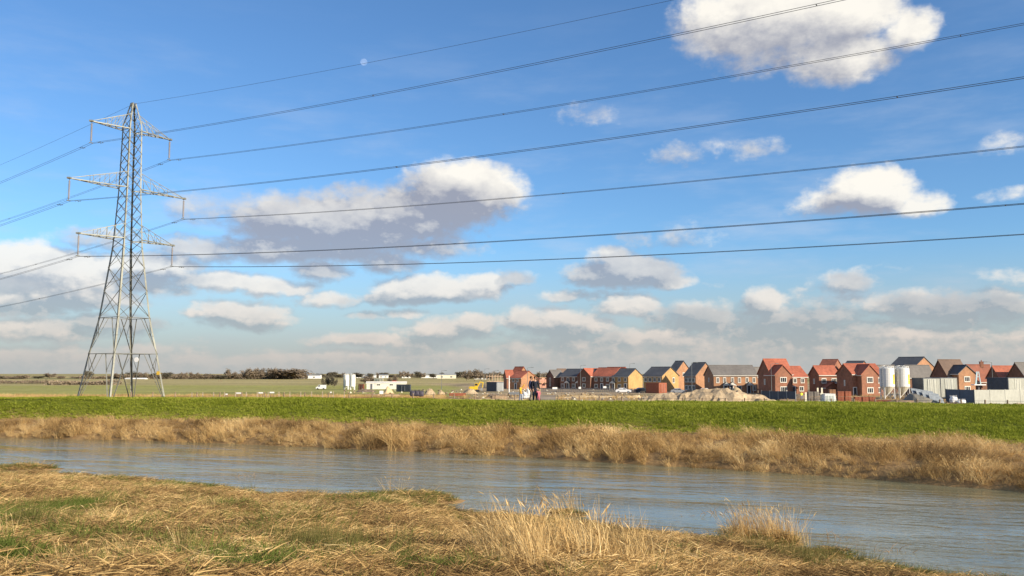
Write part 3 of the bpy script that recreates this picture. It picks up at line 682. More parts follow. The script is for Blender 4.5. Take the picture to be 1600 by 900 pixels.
    p = at(247, 583, 127.3); d = MB(); d.box(p, (.42, .05, .5)); d.bar(p + Vector((-.3, .05, 0)), p + Vector((.5, .05, 0)), .05); o = d.build('warning_plate', mat('yellow_plate', (.55, .36, .05), .5, .05), T); o['label'] = 'yellow warning plate on the leg'
    return pts
TIPS = build_pylon()

def build_cables():
    phiR, phiL = R(-34.6), R(141.4)
    dr, dl = Vector((math.cos(phiR), math.sin(phiR), 0)), Vector((math.cos(phiL), math.sin(phiL), 0))
    aR = {(0, -1): -.0680, (0, 1): -.0696, (1, -1): -.0704, (1, 1): -.0748, (2, -1): -.0742, (2, 1): -.0746}
    aL = {(0, -1): -.0600, (0, 1): -.0650, (1, -1): -.056, (1, 1): -.0755, (2, -1): -.0670, (2, 1): -.0700}
    nm = {0: 'top', 1: 'middle', 2: 'lowest'}
    b = 2.62e-4
    def pos(p, d, a, t): return p + d * t + Vector((0, 0, a * t + b * t * t))
    for (i, sd), p in TIPS.items():
        T = thing('power_line', p, 'twin power cable hanging from the %s end of the pylon\'s %s cross-arm' % ('near left' if sd < 0 else 'far right', nm[i]), 'power cable', 'twin power cables strung across the river')
        ts = [-270 + 6 * k for k in range(91)]
        def wp(t): return pos(p, dr, aR[(i, sd)], t) if t >= 0 else pos(p, dl, aL[(i, sd)], -t)
        for s in (-1, 1):
            MB().tube([wp(t) + AX * s * .2 for t in ts], .021, 5).build('cable', CABLE, T)
        m = MB()
        for t in (-200, -120, -60, 58, 104, 170):
            t = t + 6 * i + 4 * sd; q = wp(t); m.bar(q - AX * .2, q + AX * .2, .035, .05); m.box(q, (.06, .06, .08))
        m.build('spacer', CABLE, T)
        m = MB()
        for t in (-2.4, 2.4):
            for s in (-1, 1):
                q = wp(t) + AX * s * .2 + Vector((0, 0, -.10)); m.bar(q - dr * .25, q + dr * .25, .03)
                for e in (-.25, .25): m.box(q + dr * e, (.09, .09, .09))
        m.build('damper', STEEL2, T)
    p = Vector((PX, PY, TOPZ - .1)); T = thing('earth_wire', p, 'single thin earth wire strung from the peak of the pylon above all the cables', 'power cable')
    def wp(t): return pos(p, dr, -.0835, t) if t >= 0 else pos(p, dl, -.062, -t)
    MB().tube([wp(-270 + 6 * k) for k in range(91)], .017, 5).build('cable', CABLE, T)
    MB().bar(p + Vector((0, 0, .12)), p + Vector((0, 0, -.06)), .09).build('clamp', STEEL2, T)
build_cables()

# moon
def build_moon():
    a, e = px_dir(568.5, 97); d = Vector((math.sin(a) * math.cos(e), math.cos(a) * math.cos(e), math.sin(e))); D = 9000
    bm = bmesh.new(); bmesh.ops.create_uvsphere(bm, u_segments=32, v_segments=20, radius=D * 5.2 / F); me = bpy.data.meshes.new('moon'); bm.to_mesh(me); bm.free()
    me.polygons.foreach_set('use_smooth', [True] * len(me.polygons))
    m = bpy.data.materials.new('moon'); m.use_nodes = True; t = m.node_tree; t.nodes.clear(); N = NT(t)
    # the air in front of the moon shines as brightly as the sky beside it: the lit face only adds to it
    tr = N.n('ShaderNodeBsdfTransparent'); df = N.n('ShaderNodeBsdfDiffuse'); tc = N.n('ShaderNodeTexCoord')
    N.put(df.inputs[0], N.ramp(N.noise(tc.outputs['Generated'], 1.6, 2), (.3, (.045, .045, .044)), (.7, (.07, .07, .068))))
    ad = N.n('ShaderNodeAddShader'); N.put(ad.inputs[0], tr.outputs[0]); N.put(ad.inputs[1], df.outputs[0])
    o = N.n('ShaderNodeOutputMaterial'); N.put(o.inputs[0], ad.outputs[0]); me.materials.append(m)
    tag(link('moon', me, loc=Vector((0, 0, EYE)) + d * D), 'small pale half moon in the blue sky right of the pylon', 'moon')
build_moon()
# ------------------------------------------------------------------ houses
RED = mat('red_brick', (.27, .122, .074), .85, .3, 1.6, .3); ORANGE = mat('orange_brick', (.345, .182, .098), .85, .28, 1.6, .3); BUFF = mat('buff_brick', (.44, .27, .110), .85, .25, 1.6, .3)
BROWN = mat('brown_brick', (.19, .10, .065), .85, .3, 1.6, .3)
SLATE = mat('slate_tiles', (.075, .078, .085), .6, .25, 1.5, .4); GREYT = mat('grey_tiles', (.17, .155, .14), .75, .2, 1.5, .4); BROWNT = mat('brown_tiles', (.17, .115, .085), .8, .22, 1.5, .4); REDT = mat('red_tiles', (.37, .115, .066), .75, .3, 1.5, .4); RUSTT = mat('rust_tiles', (.27, .10, .062), .8, .3, 1.5, .4)
WHITE = mat('white_paint', (.80, .79, .75), .5, .05, 2.); FRAME = mat('frame_white', (.62, .59, .52), .6, .12, 2.); CREAM = mat('cream_paint', (.72, .66, .50), .6, .08, 2.); GLASS = mat('window_glass', (.025, .03, .038), .08, .3, 1., 0, 0, .6)
DOOR = mat('dark_door', (.05, .055, .07), .5, .2, 2.); LEAD = mat('lead', (.12, .12, .13), .6, .2, 3.)

class House:
    """a house thing made of gabled blocks; the corner nearest the viewer, the two visible faces run right (r) and left (l) from it"""
    def __init__(s, label, px, Y, alpha, group='new brick houses on the estate', name='brick_house', cat='house'):
        c = at(px, 583, Y); s.C = Vector((c.x, Y, LAND)); a = R(alpha)
        s.r = Vector((math.cos(a), math.sin(a), 0)); s.l = Vector((-math.sin(a), math.cos(a), 0))
        s.T = thing(name, s.C.copy(), label, cat, group)
    def run(s, o, d, px):
        """distance from point o along d to the view column px"""
        k = (px - 800) / F; return (k * o.y - o.x) / (d.x - k * d.y)
    def block(s, Lr, Ll, eave, ridge, gable, wall, roof, r0=0., l0=0., over=.28, hip=False):
        o = s.C + s.r * r0 + s.l * l0; Z = Vector((0, 0, 1)); r, l = s.r, s.l
        u, v, U, Vv = (r, l, Lr, Ll) if gable == 'R' else (l, r, Ll, Lr)     # u spans the gable, ridge runs along v
        m = MB(); e, d = Z * eave, Z * ridge
        a0, a1, b0, b1 = o, o + u * U, o + v * Vv, o + u * U + v * Vv
        ga, gb = o + u * U / 2 + d, o + u * U / 2 + v * Vv + d
        if hip: ga = ga + v * U * .5
        m.poly([a0, a1, a1 + e, ga, a0 + e] if not hip else [a0, a1, a1 + e, a0 + e]); m.poly([b1, b0, b0 + e, gb, b1 + e]); m.poly([b0, a0, a0 + e, b0 + e]); m.poly([a1, b1, b1 + e, a1 + e])
        m.build('wall', wall, s.T)
        m = MB(); th = .16
        sl = (d - e) / (U / 2); vo = v * .22 if not hip else v * over
        for sd in (0, 1):
            base = (a0 if sd == 0 else a1) + e; uu = u if sd == 0 else -u
            E0, E1 = base - uu * over - sl * over - vo, base - uu * over - sl * over + v * Vv + v * .22
            R0, R1 = ga - (vo if not hip else v * 0), gb + v * .22
            up = Z * .05
            q = [E0 + up, E1 + up, R1 + up, R0 + up]; t = Z * th
            m.poly([p + t for p in (q if sd == 1 else q[::-1])]); m.poly(q if sd == 0 else q[::-1])
            for i in range(4): m.poly([q[i], q[(i + 1) % 4], q[(i + 1) % 4] + t, q[i] + t])
        if hip:
            q = [a0 + e - u * over - sl * over - vo, a1 + e + u * over - sl * over - vo, ga + Z * .05]
            m.poly([p + Z * th for p in q]); m.poly(q[::-1])
        rf = m.build('roof', roof, s.T)
        MB().tube([ga - (vo if not hip else v * 0) + Z * .2, gb + Z * .2 + v * .2], .13, 6).build('ridge_tiles', roof, rf)
        m = MB()
        for sd in (0, 1):
            base = (a0 if sd == 0 else a1) + e; uu = u if sd == 0 else -u
            p = base - uu * (over - .02) - sl * over - Z * .12 - vo * .9
            m.obox(p, v * (Vv + .4), -uu * .06, Z * .18)
        m.build('fascia', FRAME, s.T)
        return dict(o=o, u=u, v=v, U=U, V=Vv, e=eave, d=ridge, gable=gable)
    def face(s, f, r0=0., l0=0.):
        o = s.C + s.r * r0 + s.l * l0
        return (o, s.r, -s.l) if f == 'R' else (o, s.l, -s.r)
    def window(s, f, t, z, w=1.2, h=1.15, r0=0., l0=0., bars=1, mt=None):
        o, d, n = s.face(f, r0, l0); Z = Vector((0, 0, 1)); p = o + d * (t - w / 2) + Z * (z - h / 2); b = .10
        m = MB(); q = p - n * .05
        for (du, dz, lu, lz) in ((-.08, -.12, w + .16, .2), (-.08, h - .06, w + .16, .2), (-.08, .081, .18, h - .145), (w - .10, .081, .18, h - .145)):
            m.obox(q + d * du + Z * dz, d * lu, n * .13, Z * lz)
        for i in range(bars): m.obox(q + d * (w * (i + 1) / (bars + 1) - .04) + Z * .081, d * .08, n * .10, Z * (h - .145))
        fr = m.build('window', mt or FRAME, s.T)
        MB().obox(p + d * .02 + Z * .02 + n * .005, d * (w - .04), n * .03, Z * (h - .04)).build('pane', GLASS, fr)
    def door(s, f, t, w=1.0, h=2.1, r0=0., l0=0., canopy=True, mt=None):
        o, d, n = s.face(f, r0, l0); Z = Vector((0, 0, 1)); p = o + d * (t - w / 2)
        m = MB(); m.obox(p - n * .02 + d * .1, d * (w - .2), n * .06, Z * (h - .1)); dr = m.build('door', mt or DOOR, s.T)
        m = MB()
        for (du, dz, lu, lz) in ((-.05, 0, .15, h - .1), (w - .10, 0, .15, h - .1), (-.05, h - .098, w + .1, .15)): m.obox(p - n * .02 + d * du + Z * dz, d * lu, n * .1, Z * lz)
        m.build('frame', WHITE, dr)
        if canopy:
            m = MB(); W = w + 1.1; q = o + d * (t - W / 2) + Z * (h + .15); k = n * .95
            A, B, T_ = q, q + d * W, q + d * W / 2 + Z * .75
            for a, b in ((A, T_), (T_, B)):
                nn = Z * .12; P_ = [a, b, b + k, a + k]; m.poly([x + nn for x in P_]); m.poly(P_[::-1])
                for i in range(4): m.poly([P_[i], P_[(i + 1) % 4], P_[(i + 1) % 4] + nn, P_[i] + nn], 0)
            ty = m.build('porch_roof', SLATE, s.T)
            m = MB(); m.poly([A + k * .96 + Z * .02, B + k * .96 + Z * .02, T_ + k * .96 + Z * .02]); m.obox(A + k * .9 - Z * .12, d * W, n * .07, Z * .14)
            for e_ in (A + d * .1, B - d * .2): m.obox(e_ + k * .85 - Z * (h + .15), d * .12, n * .12, Z * (h + .05))
            m.build('gable_board', FRAME, ty)
    def chimney(s, b, t, hgt=1.1, mt=None):
        p = b['o'] + b['u'] * b['U'] / 2 + b['v'] * (b['V'] * t) + Vector((0, 0, b['d'] - .6))
        m = MB(); m.box(p + Vector((0, 0, (hgt + .6) / 2)), (.9, .6, hgt + .6)); c = m.build('chimney', mt or RED, s.T)
        m = MB(); m.box(p + Vector((0, 0, hgt + .66)), (1.04, .74, .12)); m.tube([p + Vector((0, 0, hgt + .7)), p + Vector((0, 0, hgt + 1.1))], .13, 8); m.build('pot', RUSTT, c)
    def hgt(s, row, Y): return at(800, row, Y).z - LAND

def detached(label, px, Y, al, pl, pr, eave_r, ridge_r, gable, wall, roof, depth=8.5, **kw):
    """a one block house whose visible faces end at the columns pl and pr; rows give eave and ridge height"""
    h = House(label, px, Y, al, **kw)
    Lr = h.run(h.C, h.r, pr) if pr else depth; Ll = h.run(h.C, h.l, pl) if pl else depth
    e = h.hgt(eave_r, Y); yr = Y + ((h.r * Lr / 2).y if gable == 'R' else (h.l * Ll / 2).y)
    b = h.block(Lr, Ll, e, h.hgt(ridge_r, yr), gable, wall, roof)
    return h, b, Lr, Ll

def build_houses():
    # left group of orange houses
    h, b, Lr, Ll = detached('orange brick house with a dark red roof, just left of the walkers', 814.3, 305, 48, 797, 838, 590.5, 580.5, 'R', ORANGE, REDT)
    h.window('L', Ll * .35, 3.0, 1.0, 1.0); h.window('L', Ll * .7, 3.0, 1.0, 1.0); h.door('L', Ll * .5, canopy=False)
    h, b, Lr, Ll = detached('taller red roofed house rising behind the orange gable left of the walkers', 812, 330, 48, 799, 824, 584, 573.8, 'R', ORANGE, REDT)
    h.window('R', Lr * .5, 4.6, 1.1, 1.0)
    h, b, Lr, Ll = detached('small orange roofed house at the left end of the orange group', 791.8, 320, 12, 787, 803, 590, 579, 'L', RED, REDT)
    h.window('R', Lr * .5, 2.8, 1.0, 1.0)
    # dark terrace with slate, red and slate roofs
    h, b, Lr, Ll = detached('brown house with a pale grey roof at the left end of the long terrace', 865.5, 312, 22, 853.5, 881, 588.5, 578.8, 'L', BROWN, GREYT)
    h.window('L', Ll * .5, 3.2, 1.0, 1.1); h.window('L', Ll * .5, .9 + .6, 1.0, 1.1)
    h, b, Lr, Ll = detached('brown roofed house peeping over the left end of the long terrace', 873, 345, 22, 868, 886, 586.5, 577, 'L', BROWN, BROWNT)
    h.window('R', Lr * .5, 3.6, 1.0, 1.0)
    h = House('long brown brick terrace with slate and red roofs and a yellow end gable', 981.7, 292, 50, name='terraced_houses', cat='terrace')
    L = h.run(h.C, h.l, 874.5); Lr = h.run(h.C, h.r, 1002.7); e = h.hgt(588, 292); d = h.hgt(576.8, 294)
    segs = [(0, .22, SLATE, BUFF), (.22, .52, REDT, BROWN), (.52, 1, SLATE, BROWN)]
    for i, (a, c, rf, wl) in enumerate(segs):
        b = h.block(Lr, L * (c - a) - .01, e - .02 * i, d + [0, .35, -.05][i], 'R', wl, rf, 0, L * a, over=.28)
    n = 12
    for i in range(n):
        t = L * (i + .5) / n; h.window('L', t, 3.35, .95, 1.05)
        if i % 2 == 0: h.door('L', t, canopy=(i in (2, 8, 10)))
        else: h.window('L', t, 1.2, 1.2, 1.1)
    # projecting cross wing of the terrace
    w0 = h.run(h.C, h.l, 915); b = h.block(Lr + 1.2, 5.2, e + .1, d + .1, 'L', BROWN, REDT, -1.2, w0 - 2.6)
    h.window('L', 2.6, 3.4, 1.2, 1.1, -1.2, w0 - 2.6); h.window('L', 2.6, 1.3, 1.2, 1.1, -1.2, w0 - 2.6)
    h, b, Lr, Ll = detached('house with a plain red roof showing above the middle of the long terrace', 968, 345, 50, 940, 985, 586, 574.3, 'R', BROWN, REDT)
    h.window('L', Ll * .5, 4, 1, 1)
    # yellow gable house with the brown shed in front
    h, b, Lr, Ll = detached('slate roofed house with a bright yellow gable and one white window', 1034.5, 268, 50, 1004.5, 1059, 587, 574.3, 'R', BUFF, SLATE)
    h.window('R', Lr * .68, 3.3, 1.15, 1.5)
    for t in (.15, .4, .65, .88): h.window('L', Ll * t, 3.5, .95, 1.1)
    h.door('L', Ll * .3, canopy=False); h.window('L', Ll * .75, 1.3, 1.2, 1.1)
    h, b, Lr, Ll = detached('tall house with a dark navy roof and an orange gable, behind the yellow gable house', 1056.5, 292, 46, 1043.5, 1078, 580.5, 564.8, 'R', ORANGE, SLATE)
    h.window('R', Lr * .5, 5.0, 1.1, 1.1)
    h, b, Lr, Ll = detached('dark roofed house with an orange gable half hidden behind the wide terrace', 1087, 258, 44, 1067.5, 1116, 586.3, 567.3, 'R', ORANGE, SLATE)
    for t in (.2, .5, .8): h.window('L', Ll * t, 3.5, .95, 1.1); h.window('L', Ll * t, 1.3, .95, 1.1)
    # terrace facing the sun
    h = House('wide orange brick terrace with a grey roof and two white porches behind the sand heap', 1115, 246, 7, name='terraced_houses', cat='terrace')
    Ll = h.run(h.C, h.l, 1099); Lr = h.run(h.C, h.r, 1181.5); e = h.hgt(586, 246)
    b = h.block(Lr, Ll, e, h.hgt(571.8, 250), 'L', ORANGE, GREYT)
    for k, t in enumerate((.09, .245, .425, .585, .76, .92)): h.window('R', Lr * t, 3.55, .75, 1.35)
    for t in (.265, .405, .80): h.door('R', Lr * t, 1.0, 2.1, mt=None)
    for t in (.585, .92): h.window('R', Lr * t, 1.35, .9, 1.2)
    h.window('L', Ll * .5, 3.6, .6, 1.0)
    h, b, Lr, Ll = detached('low house with a blue grey roof in the gap right of the wide terrace', 1180, 285, 20, 1172, 1196, 587, 574.5, 'L', BROWN, GREYT)
    h.window('R', Lr * .5, 3.6, 1.0, 1.0)
    # the big red roofed house with a front wing
    h = House('tall red roofed brick house with a front gable wing, left of the sun-lit row', 1203.5, 232, 14)
    Ll = h.run(h.C, h.l, 1182.5); Lr = h.run(h.C, h.r, 1236); e = h.hgt(583.5, 232)
    b = h.block(Lr, Ll, e, h.hgt(562, 236), 'L', RED, REDT)
    w0 = 1.0; x0 = h.run(h.C - h.l * 2.2, h.r, 1209); x1 = h.run(h.C - h.l * 2.2, h.r, 1233.5)
    h.block(x1 - x0, 5.0, h.hgt(585, 230), h.hgt(571.3, 230), 'R', RED, REDT, x0, -2.2)
    for z in (3.75, 1.35): h.window('R', (x1 - x0) * .52, z, 1.75, 1.2, x0, -2.2, bars=2)
    h.window('L', Ll * .45, 3.2, .5, 1.3, 0, 0)
    h, b, Lr2, Ll2 = detached('lower red roofed house joined to the right of the tall red roofed house', 1234, 236, 14, None, 1259, 588.3, 573.3, 'L', RED, REDT, 7.)
    for t in (.28, .72): h.window('R', Lr2 * t, 3.5, 1.0, 1.1, bars=1)
    h.door('R', Lr2 * .2, canopy=False); h.window('R', Lr2 * .65, 1.35, 1.2, 1.1)
    # next house and the dark red roof behind
    h, b, Lr, Ll = detached('house with a dark red roof behind, its lit gable end just showing', 1300, 268, 50, 1275, 1316, 578, 562.4, 'R', RED, RUSTT)
    h.window('R', Lr * .6, 5.4, 1., 1.)
    h, b, Lr, Ll = detached('plain red roofed house with a red lean-to porch, middle of the sun-lit row', 1279.5, 226, 14, 1262, 1308, 585, 572.5, 'L', RED, REDT)
    h.window('R', Lr * .24, 3.55, 1.2, 1.1, bars=1); h.window('R', Lr * .76, 3.55, 1.4, 1.1, bars=2)
    h.block(Lr * .7, 2.8, 1.9, 3.0, 'R', RED, RUSTT, Lr * .12, -2.0); h.window('L', Ll * .5, 3.4, .5, 1.1)
    # front gable house
    h, b, Lr, Ll = detached('house with a dark green grey roof behind the front gable house', 1342, 262, 50, 1314, 1356, 575, 565, 'R', RED, SLATE)
    h.window('R', Lr * .5, 5.2, 1, 1)
    h = House('red brick house with a front gable of two wide white windows, left of the silos', 1331, 216, 14)
    Ll = h.run(h.C, h.l, 1304.8); Lr = h.run(h.C, h.r, 1377); e = h.hgt(584, 216)
    h.block(Lr, Ll, e, h.hgt(569.6, 219), 'L', RED, REDT)
    x0 = h.run(h.C - h.l * 1.8, h.r, 1343.5); x1 = h.run(h.C - h.l * 1.8, h.r, 1369)
    h.block(x1 - x0, 5.0, h.hgt(585, 214), h.hgt(570.6, 214), 'R', RED, REDT, x0, -1.8)
    for z in (3.85, 1.35): h.window('R', (x1 - x0) * .5, z, 1.6, 1.2, x0, -1.8, bars=2)
    for z in (3.7, 1.35): h.window('R', (x1 + Lr) / 2 + .1, z, .7, 1.2)
    h.window('L', Ll * .48, 3.1, .35, 1.2); h.door('R', x0 * .5, canopy=False)
    # behind the silos
    h, b, Lr, Ll = detached('grey roofed house half hidden behind the two white silos', 1372, 250, 12, 1358, 1400, 588, 571.5, 'L', BROWN, GREYT)
    h.window('R', Lr * .3, 3.5, 1, 1)
    h, b, Lr, Ll = detached('tall house with a navy roof and an orange gable, highest roof by the silos', 1429.5, 268, 40, 1388, 1456, 573, 558.6, 'R', ORANGE, SLATE)
    h.window('R', Lr * .5, 5.6, 1.1, 1.1)
    h, b, Lr, Ll = detached('low house with a grey roof and white eaves behind the grey site cabin', 1421, 226, 10, 1405, 1455, 588.2, 571.8, 'L', BROWN, GREYT)
    for t in (.2, .5, .8): h.window('R', Lr * t, 3.3, .9, 1.0)
    # right end
    h = House('brown roofed house with a small orange front gable, right of the site cabins', 1480, 214, 14)
    Ll = h.run(h.C, h.l, 1452); Lr = h.run(h.C, h.r, 1510); e = h.hgt(587, 214)
    h.block(Lr, Ll, e, h.hgt(563.2, 217), 'L', BROWN, BROWNT)
    x0 = h.run(h.C - h.l * 2.4, h.r, 1494.5); x1 = h.run(h.C - h.l * 2.4, h.r, 1520)
    h.block(x1 - x0, 5.4, h.hgt(583.3, 211), h.hgt(571.5, 211), 'R', ORANGE, SLATE, x0, -2.4)
    for z in (4.05, 1.75): h.window('R', (x1 - x0) * .5, z, 1.5, 1.1, x0, -2.4, bars=2)
    h.window('L', Ll * .5, 3.2, .5, 1.1)
    h, b, Lr, Ll = detached('house with a dull red brown roof and chimney behind the orange front gable', 1513, 236, 14, 1504, 1546, 589.5, 570.8, 'L', BROWN, RUSTT)
    h.chimney(b, .66, .9); h.window('R', Lr * .45, 3.4, 1, 1); h.window('R', Lr * .8, 3.4, 1, 1)
    h, b, Lr, Ll = detached('orange roofed house with a dark side gable beside the last street lamp', 1561, 228, 14, 1538, 1588, 589.5, 572.8, 'L', BROWN, REDT)
    h.window('R', Lr * .5, 3.4, 1.2, 1.1)
    h, b, Lr, Ll = detached('brown gabled house with a grey roof cut off by the right edge of the view', 1602, 222, 14, 1569, 1650, 590, 567.5, 'L', BROWN, GREYT)
    h.window('R', Lr * .5, 3.4, 1.2, 1.1)
    # unfinished house in scaffolding behind the walkers
    h = House('unfinished pink brick house in scaffolding between the walkers and the terrace', 843, 330, 20, group=None, name='unfinished_house')
    m = MB(); Z = Vector((0, 0, 1)); o = h.C; W, D = 7.0, 6.
    pink = mat('new_blockwork', (.52, .27, .19), .9, .2, .8, .3)
    for k in range(4): m.obox(o + h.r * (k * W / 3 - .2 * (k > 0)), h.r * (.9 if k < 3 else .25), h.l * .25, Z * [3.7, 3.9, 3.6, 3.9][k])
    m.obox(o + h.l * .01 + h.r * .05, h.r * (W - .1), h.l * .2, Z * .9); m.obox(o + h.l * .01 + Z * 2.3 + h.r * .05, h.r * (W - .1), h.l * .2, Z * .45)
    m.obox(o + h.l * D, h.r * W, h.l * .25, Z * 3.8); m.obox(o + h.l * .3, h.r * .25, h.l * (D - .35), Z * 3.8); m.obox(o + h.r * (W - .25) + h.l * .3, h.r * .25, h.l * (D - .35), Z * 3.8)
    m.build('wall', pink, h.T)
    pole = mat('scaffold_pole', (.45, .42, .36), .5, .2, 3., 0, .4)
    for i in range(5):
        p = o - h.l * 1.1 + h.r * (W * i / 4); MB().tube([p, p + Z * (5.2 + .4 * (i % 2))], .06, 6).build('scaffold_pole', pole, h.T)
    for z in (1.9, 3.8): MB().obox(o - h.l * 1.15 - h.r * .4 + Z * z, h.r * (W + .8), h.l * .95, Z * .08).build('scaffold_board', mat('boards', (.50, .36, .16), .9, .2, 1.), h.T)
    h = House('unfinished house of bare timber frames behind the grey site container', 770, 345, 30, group=None, name='unfinished_house')
    m = MB(); o = h.C
    for i in range(6): m.obox(o + h.r * i * 1.2, h.r * .12, h.l * .12, Z * (4.6 + (i % 3) * .35)); m.obox(o + h.r * i * 1.2 + h.l * 5, h.r * .12, h.l * .12, Z * 4.8)
    for z in (2.2, 4.2): m.obox(o + Z * z - h.l * .13, h.r * 6.3, h.l * .12, Z * .14); m.obox(o + Z * z + h.l * 5.13, h.r * 6.3, h.l * .12, Z * .14)
    m.build('timber_frame', mat('timber', (.50, .36, .24), .9, .2, 1.), h.T); m = MB(); m.obox(o + h.l * .4, h.r * 6.2, h.l * 4.2, Z * 2.1); m.build('wall', pink, h.T)
build_houses()
# ------------------------------------------------------------------ building site
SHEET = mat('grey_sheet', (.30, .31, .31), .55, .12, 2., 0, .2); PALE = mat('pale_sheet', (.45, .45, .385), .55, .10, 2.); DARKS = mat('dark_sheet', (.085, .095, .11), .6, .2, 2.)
RUSTB = mat('red_oxide', (.33, .11, .06), .7, .2, 2.); WOOD = mat('weathered_wood', (.28, .20, .13), .9, .3, 2., .3); SILO = mat('silo_white', (.72, .71, .66), .45, .08, 1.5); YEL = mat('machine_yellow', (.70, .46, .03), .5, .15, 2.)
RUBBER = mat('rubber', (.025, .025, .027), .8, .2, 3.); CONC = mat('concrete', (.24, .21, .18), .9, .15, 1.5, .3); PACKED = mat('packed_brick', (.30, .10, .055), .9, .25, 1.5, .4)
SANDM = mat('sand', (.54, .40, .22), .95, .14, 1.2, .4); RUBM = mat('rubble_earth', (.33, .235, .135), .95, .35, 2.5, 1., col2=(.54, .41, .255)); EARTH = mat('dark_earth', (.17, .125, .085), .95, .35, 2.5, 1.)
BLUEM = mat('pale_blue_paint', (.45, .60, .62), .5, .1); REDP = mat('red_paint', (.55, .04, .03), .5, .1)
Z = Vector((0, 0, 1))

def ribbed(m, p, d, n, w, h, step=.30, dep=.05):
    """a sheet of trapezoid ribs from p along d, height h, facing n"""
    k = max(2, int(w / step)); s = w / k; pts = []
    for i in range(k): pts += [(i * s, 0), (i * s + s * .35, 0), (i * s + s * .5, dep), (i * s + s * .85, dep)]
    pts.append((w, 0))
    for (a, oa), (b, ob) in zip(pts[:-1], pts[1:]): m.poly([p + d * a + n * oa, p + d * b + n * ob, p + d * b + n * ob + Z * h, p + d * a + n * oa + Z * h])

def container(label, px, Y, al, pl, pr, top, mr, ml=None, doors='R', name='site_container', cat='container', group=None, base=LAND, roof=None, depth=2.4):
    h = House(label, px, Y, al, group, name, cat); o = h.C; Lr = h.run(o, h.r, pr) if pr else depth; Ll = h.run(o, h.l, pl) if pl else depth
    H = at(800, top, Y).z - LAND; ml = ml or mr
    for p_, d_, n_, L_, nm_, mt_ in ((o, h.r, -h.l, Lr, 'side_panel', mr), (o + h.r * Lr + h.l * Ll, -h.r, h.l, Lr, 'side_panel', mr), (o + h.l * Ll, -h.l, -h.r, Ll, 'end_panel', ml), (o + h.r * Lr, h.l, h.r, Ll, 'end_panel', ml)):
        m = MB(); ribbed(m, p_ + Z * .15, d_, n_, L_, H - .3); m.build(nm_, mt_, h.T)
    m = MB(); m.obox(o - h.r * .02 - h.l * .02 + Z * (H - .16), h.r * (Lr + .04), h.l * (Ll + .04), Z * .16); m.build('roof', roof or ml, h.T)
    m = MB(); m.obox(o + Z * 0 - h.r * .02 - h.l * .02, h.r * (Lr + .04), h.l * (Ll + .04), Z * .155)
    for a in (0, Lr - .14):
        for b in (0, Ll - .14): m.obox(o + h.r * a + h.l * b - (h.r + h.l) * .03 * 0 + Z * .15, h.r * .14, h.l * .14, Z * (H - .3))
    m.build('frame', ml, h.T)
    f, L = (doors, Lr if doors == 'R' else Ll)
    oo, d, n = h.face(f)
    for i in (0, 1):
        m = MB(); m.obox(oo + d * (L * .5 + (i - 1) * .95 + .03) + n * .06 + Z * .25, d * .89, n * .05, Z * (H - .55)); dr = m.build('door', mr, h.T)
        m = MB(); m.tube([oo + d * (L * .5 + (i - .5) * .95) + n * .14 + Z * .3, oo + d * (L * .5 + (i - .5) * .95) + n * .14 + Z * (H - .35)], .03, 6); m.build('lock_bar', SHEET, dr)
    return h, Lr, Ll, H

def panel_fence(label, pts, H, w, mt, mposts, name, cat, group=None, post_h=None):
    """fence or hoarding along pts, one part per panel and per post"""
    o = Vector(pts[0]); T = thing(name, o, label, cat, group)
    for a, b in zip(pts[:-1], pts[1:]):
        a, b = Vector(a), Vector(b); L = (b - a).length; n = max(1, round(L / w)); d = (b - a) / n; s = d.normalized(); nn = s.cross(Z)
        for i in range(n):
            p = a + d * i
            m = MB(); m.obox(p + s * .07 + Z * .06, d - s * .14, nn * .05, Z * (H - .06)); k = max(2, int(d.length / .3))
            for j in range(k): m.obox(p + s * (.1 + (d.length - .2) * j / k) + nn * .05 + Z * .08, s * .05, nn * .012, Z * (H - .1))
            m.build('panel', mt, T)
        for i in range(n + 1): MB().obox(a + d * i - s * .06 - nn * .03, s * .12, nn * .12, Z * (post_h or H + .08)).build('post', mposts, T)
    return T

def blob(name, c, prof, mt, label, cat, seed, depth, group=None, rough=.25, kind=None, res=.6, lumps=1.):
    """a heap: prof = [(x offset, height)] along X, rounded in depth, with lumpy relief"""
    xs = np.arange(prof[0][0], prof[-1][0] + .01, res); ys = np.linspace(-1, 1, 15)
    X, V = np.meshgrid(xs, ys); P = np.interp(X, [p[0] for p in prof], [p[1] for p in prof])
    Y = V * depth * (1 + .15 * fbm(X, V, .3, seed)); Hh = P * np.clip(1 - np.abs(V) ** 1.7, 0, 1)
    Hh = Hh + rough * fbm(X, Y, .8, seed + 1) * np.clip(Hh, 0, 1) + rough * .7 * lumps * fbm(X, Y, 2.6, seed + 2, 3) * np.clip(Hh, 0, 1) - .12
    nx, ny = X.shape[1], X.shape[0]
    v = np.stack([X, Y, Hh], -1).reshape(-1, 3).tolist(); f = [(j * nx + i, j * nx + i + 1, (j + 1) * nx + i + 1, (j + 1) * nx + i) for j in range(ny - 1) for i in range(nx - 1)]
    me = bpy.data.meshes.new(name); me.from_pydata(v, [], f); me.materials.append(mt); me.update()
    me.polygons.foreach_set('use_smooth', [lumps < .5] * len(f))
    return tag(link(name, me, None, c), label, cat, group, kind)

def rocks(parent_mesh_mat, n, seed, r=(.15, .5)):
    rr = random.Random(seed); out = []
    for k in range(n):
        bm = bmesh.new(); bmesh.ops.create_icosphere(bm, subdivisions=1, radius=1)
        for v in bm.verts: v.co *= rr.uniform(.65, 1.15)
        me = bpy.data.meshes.new('stone'); bm.to_mesh(me); bm.free(); me.materials.append(parent_mesh_mat); out.append(me)
    return out

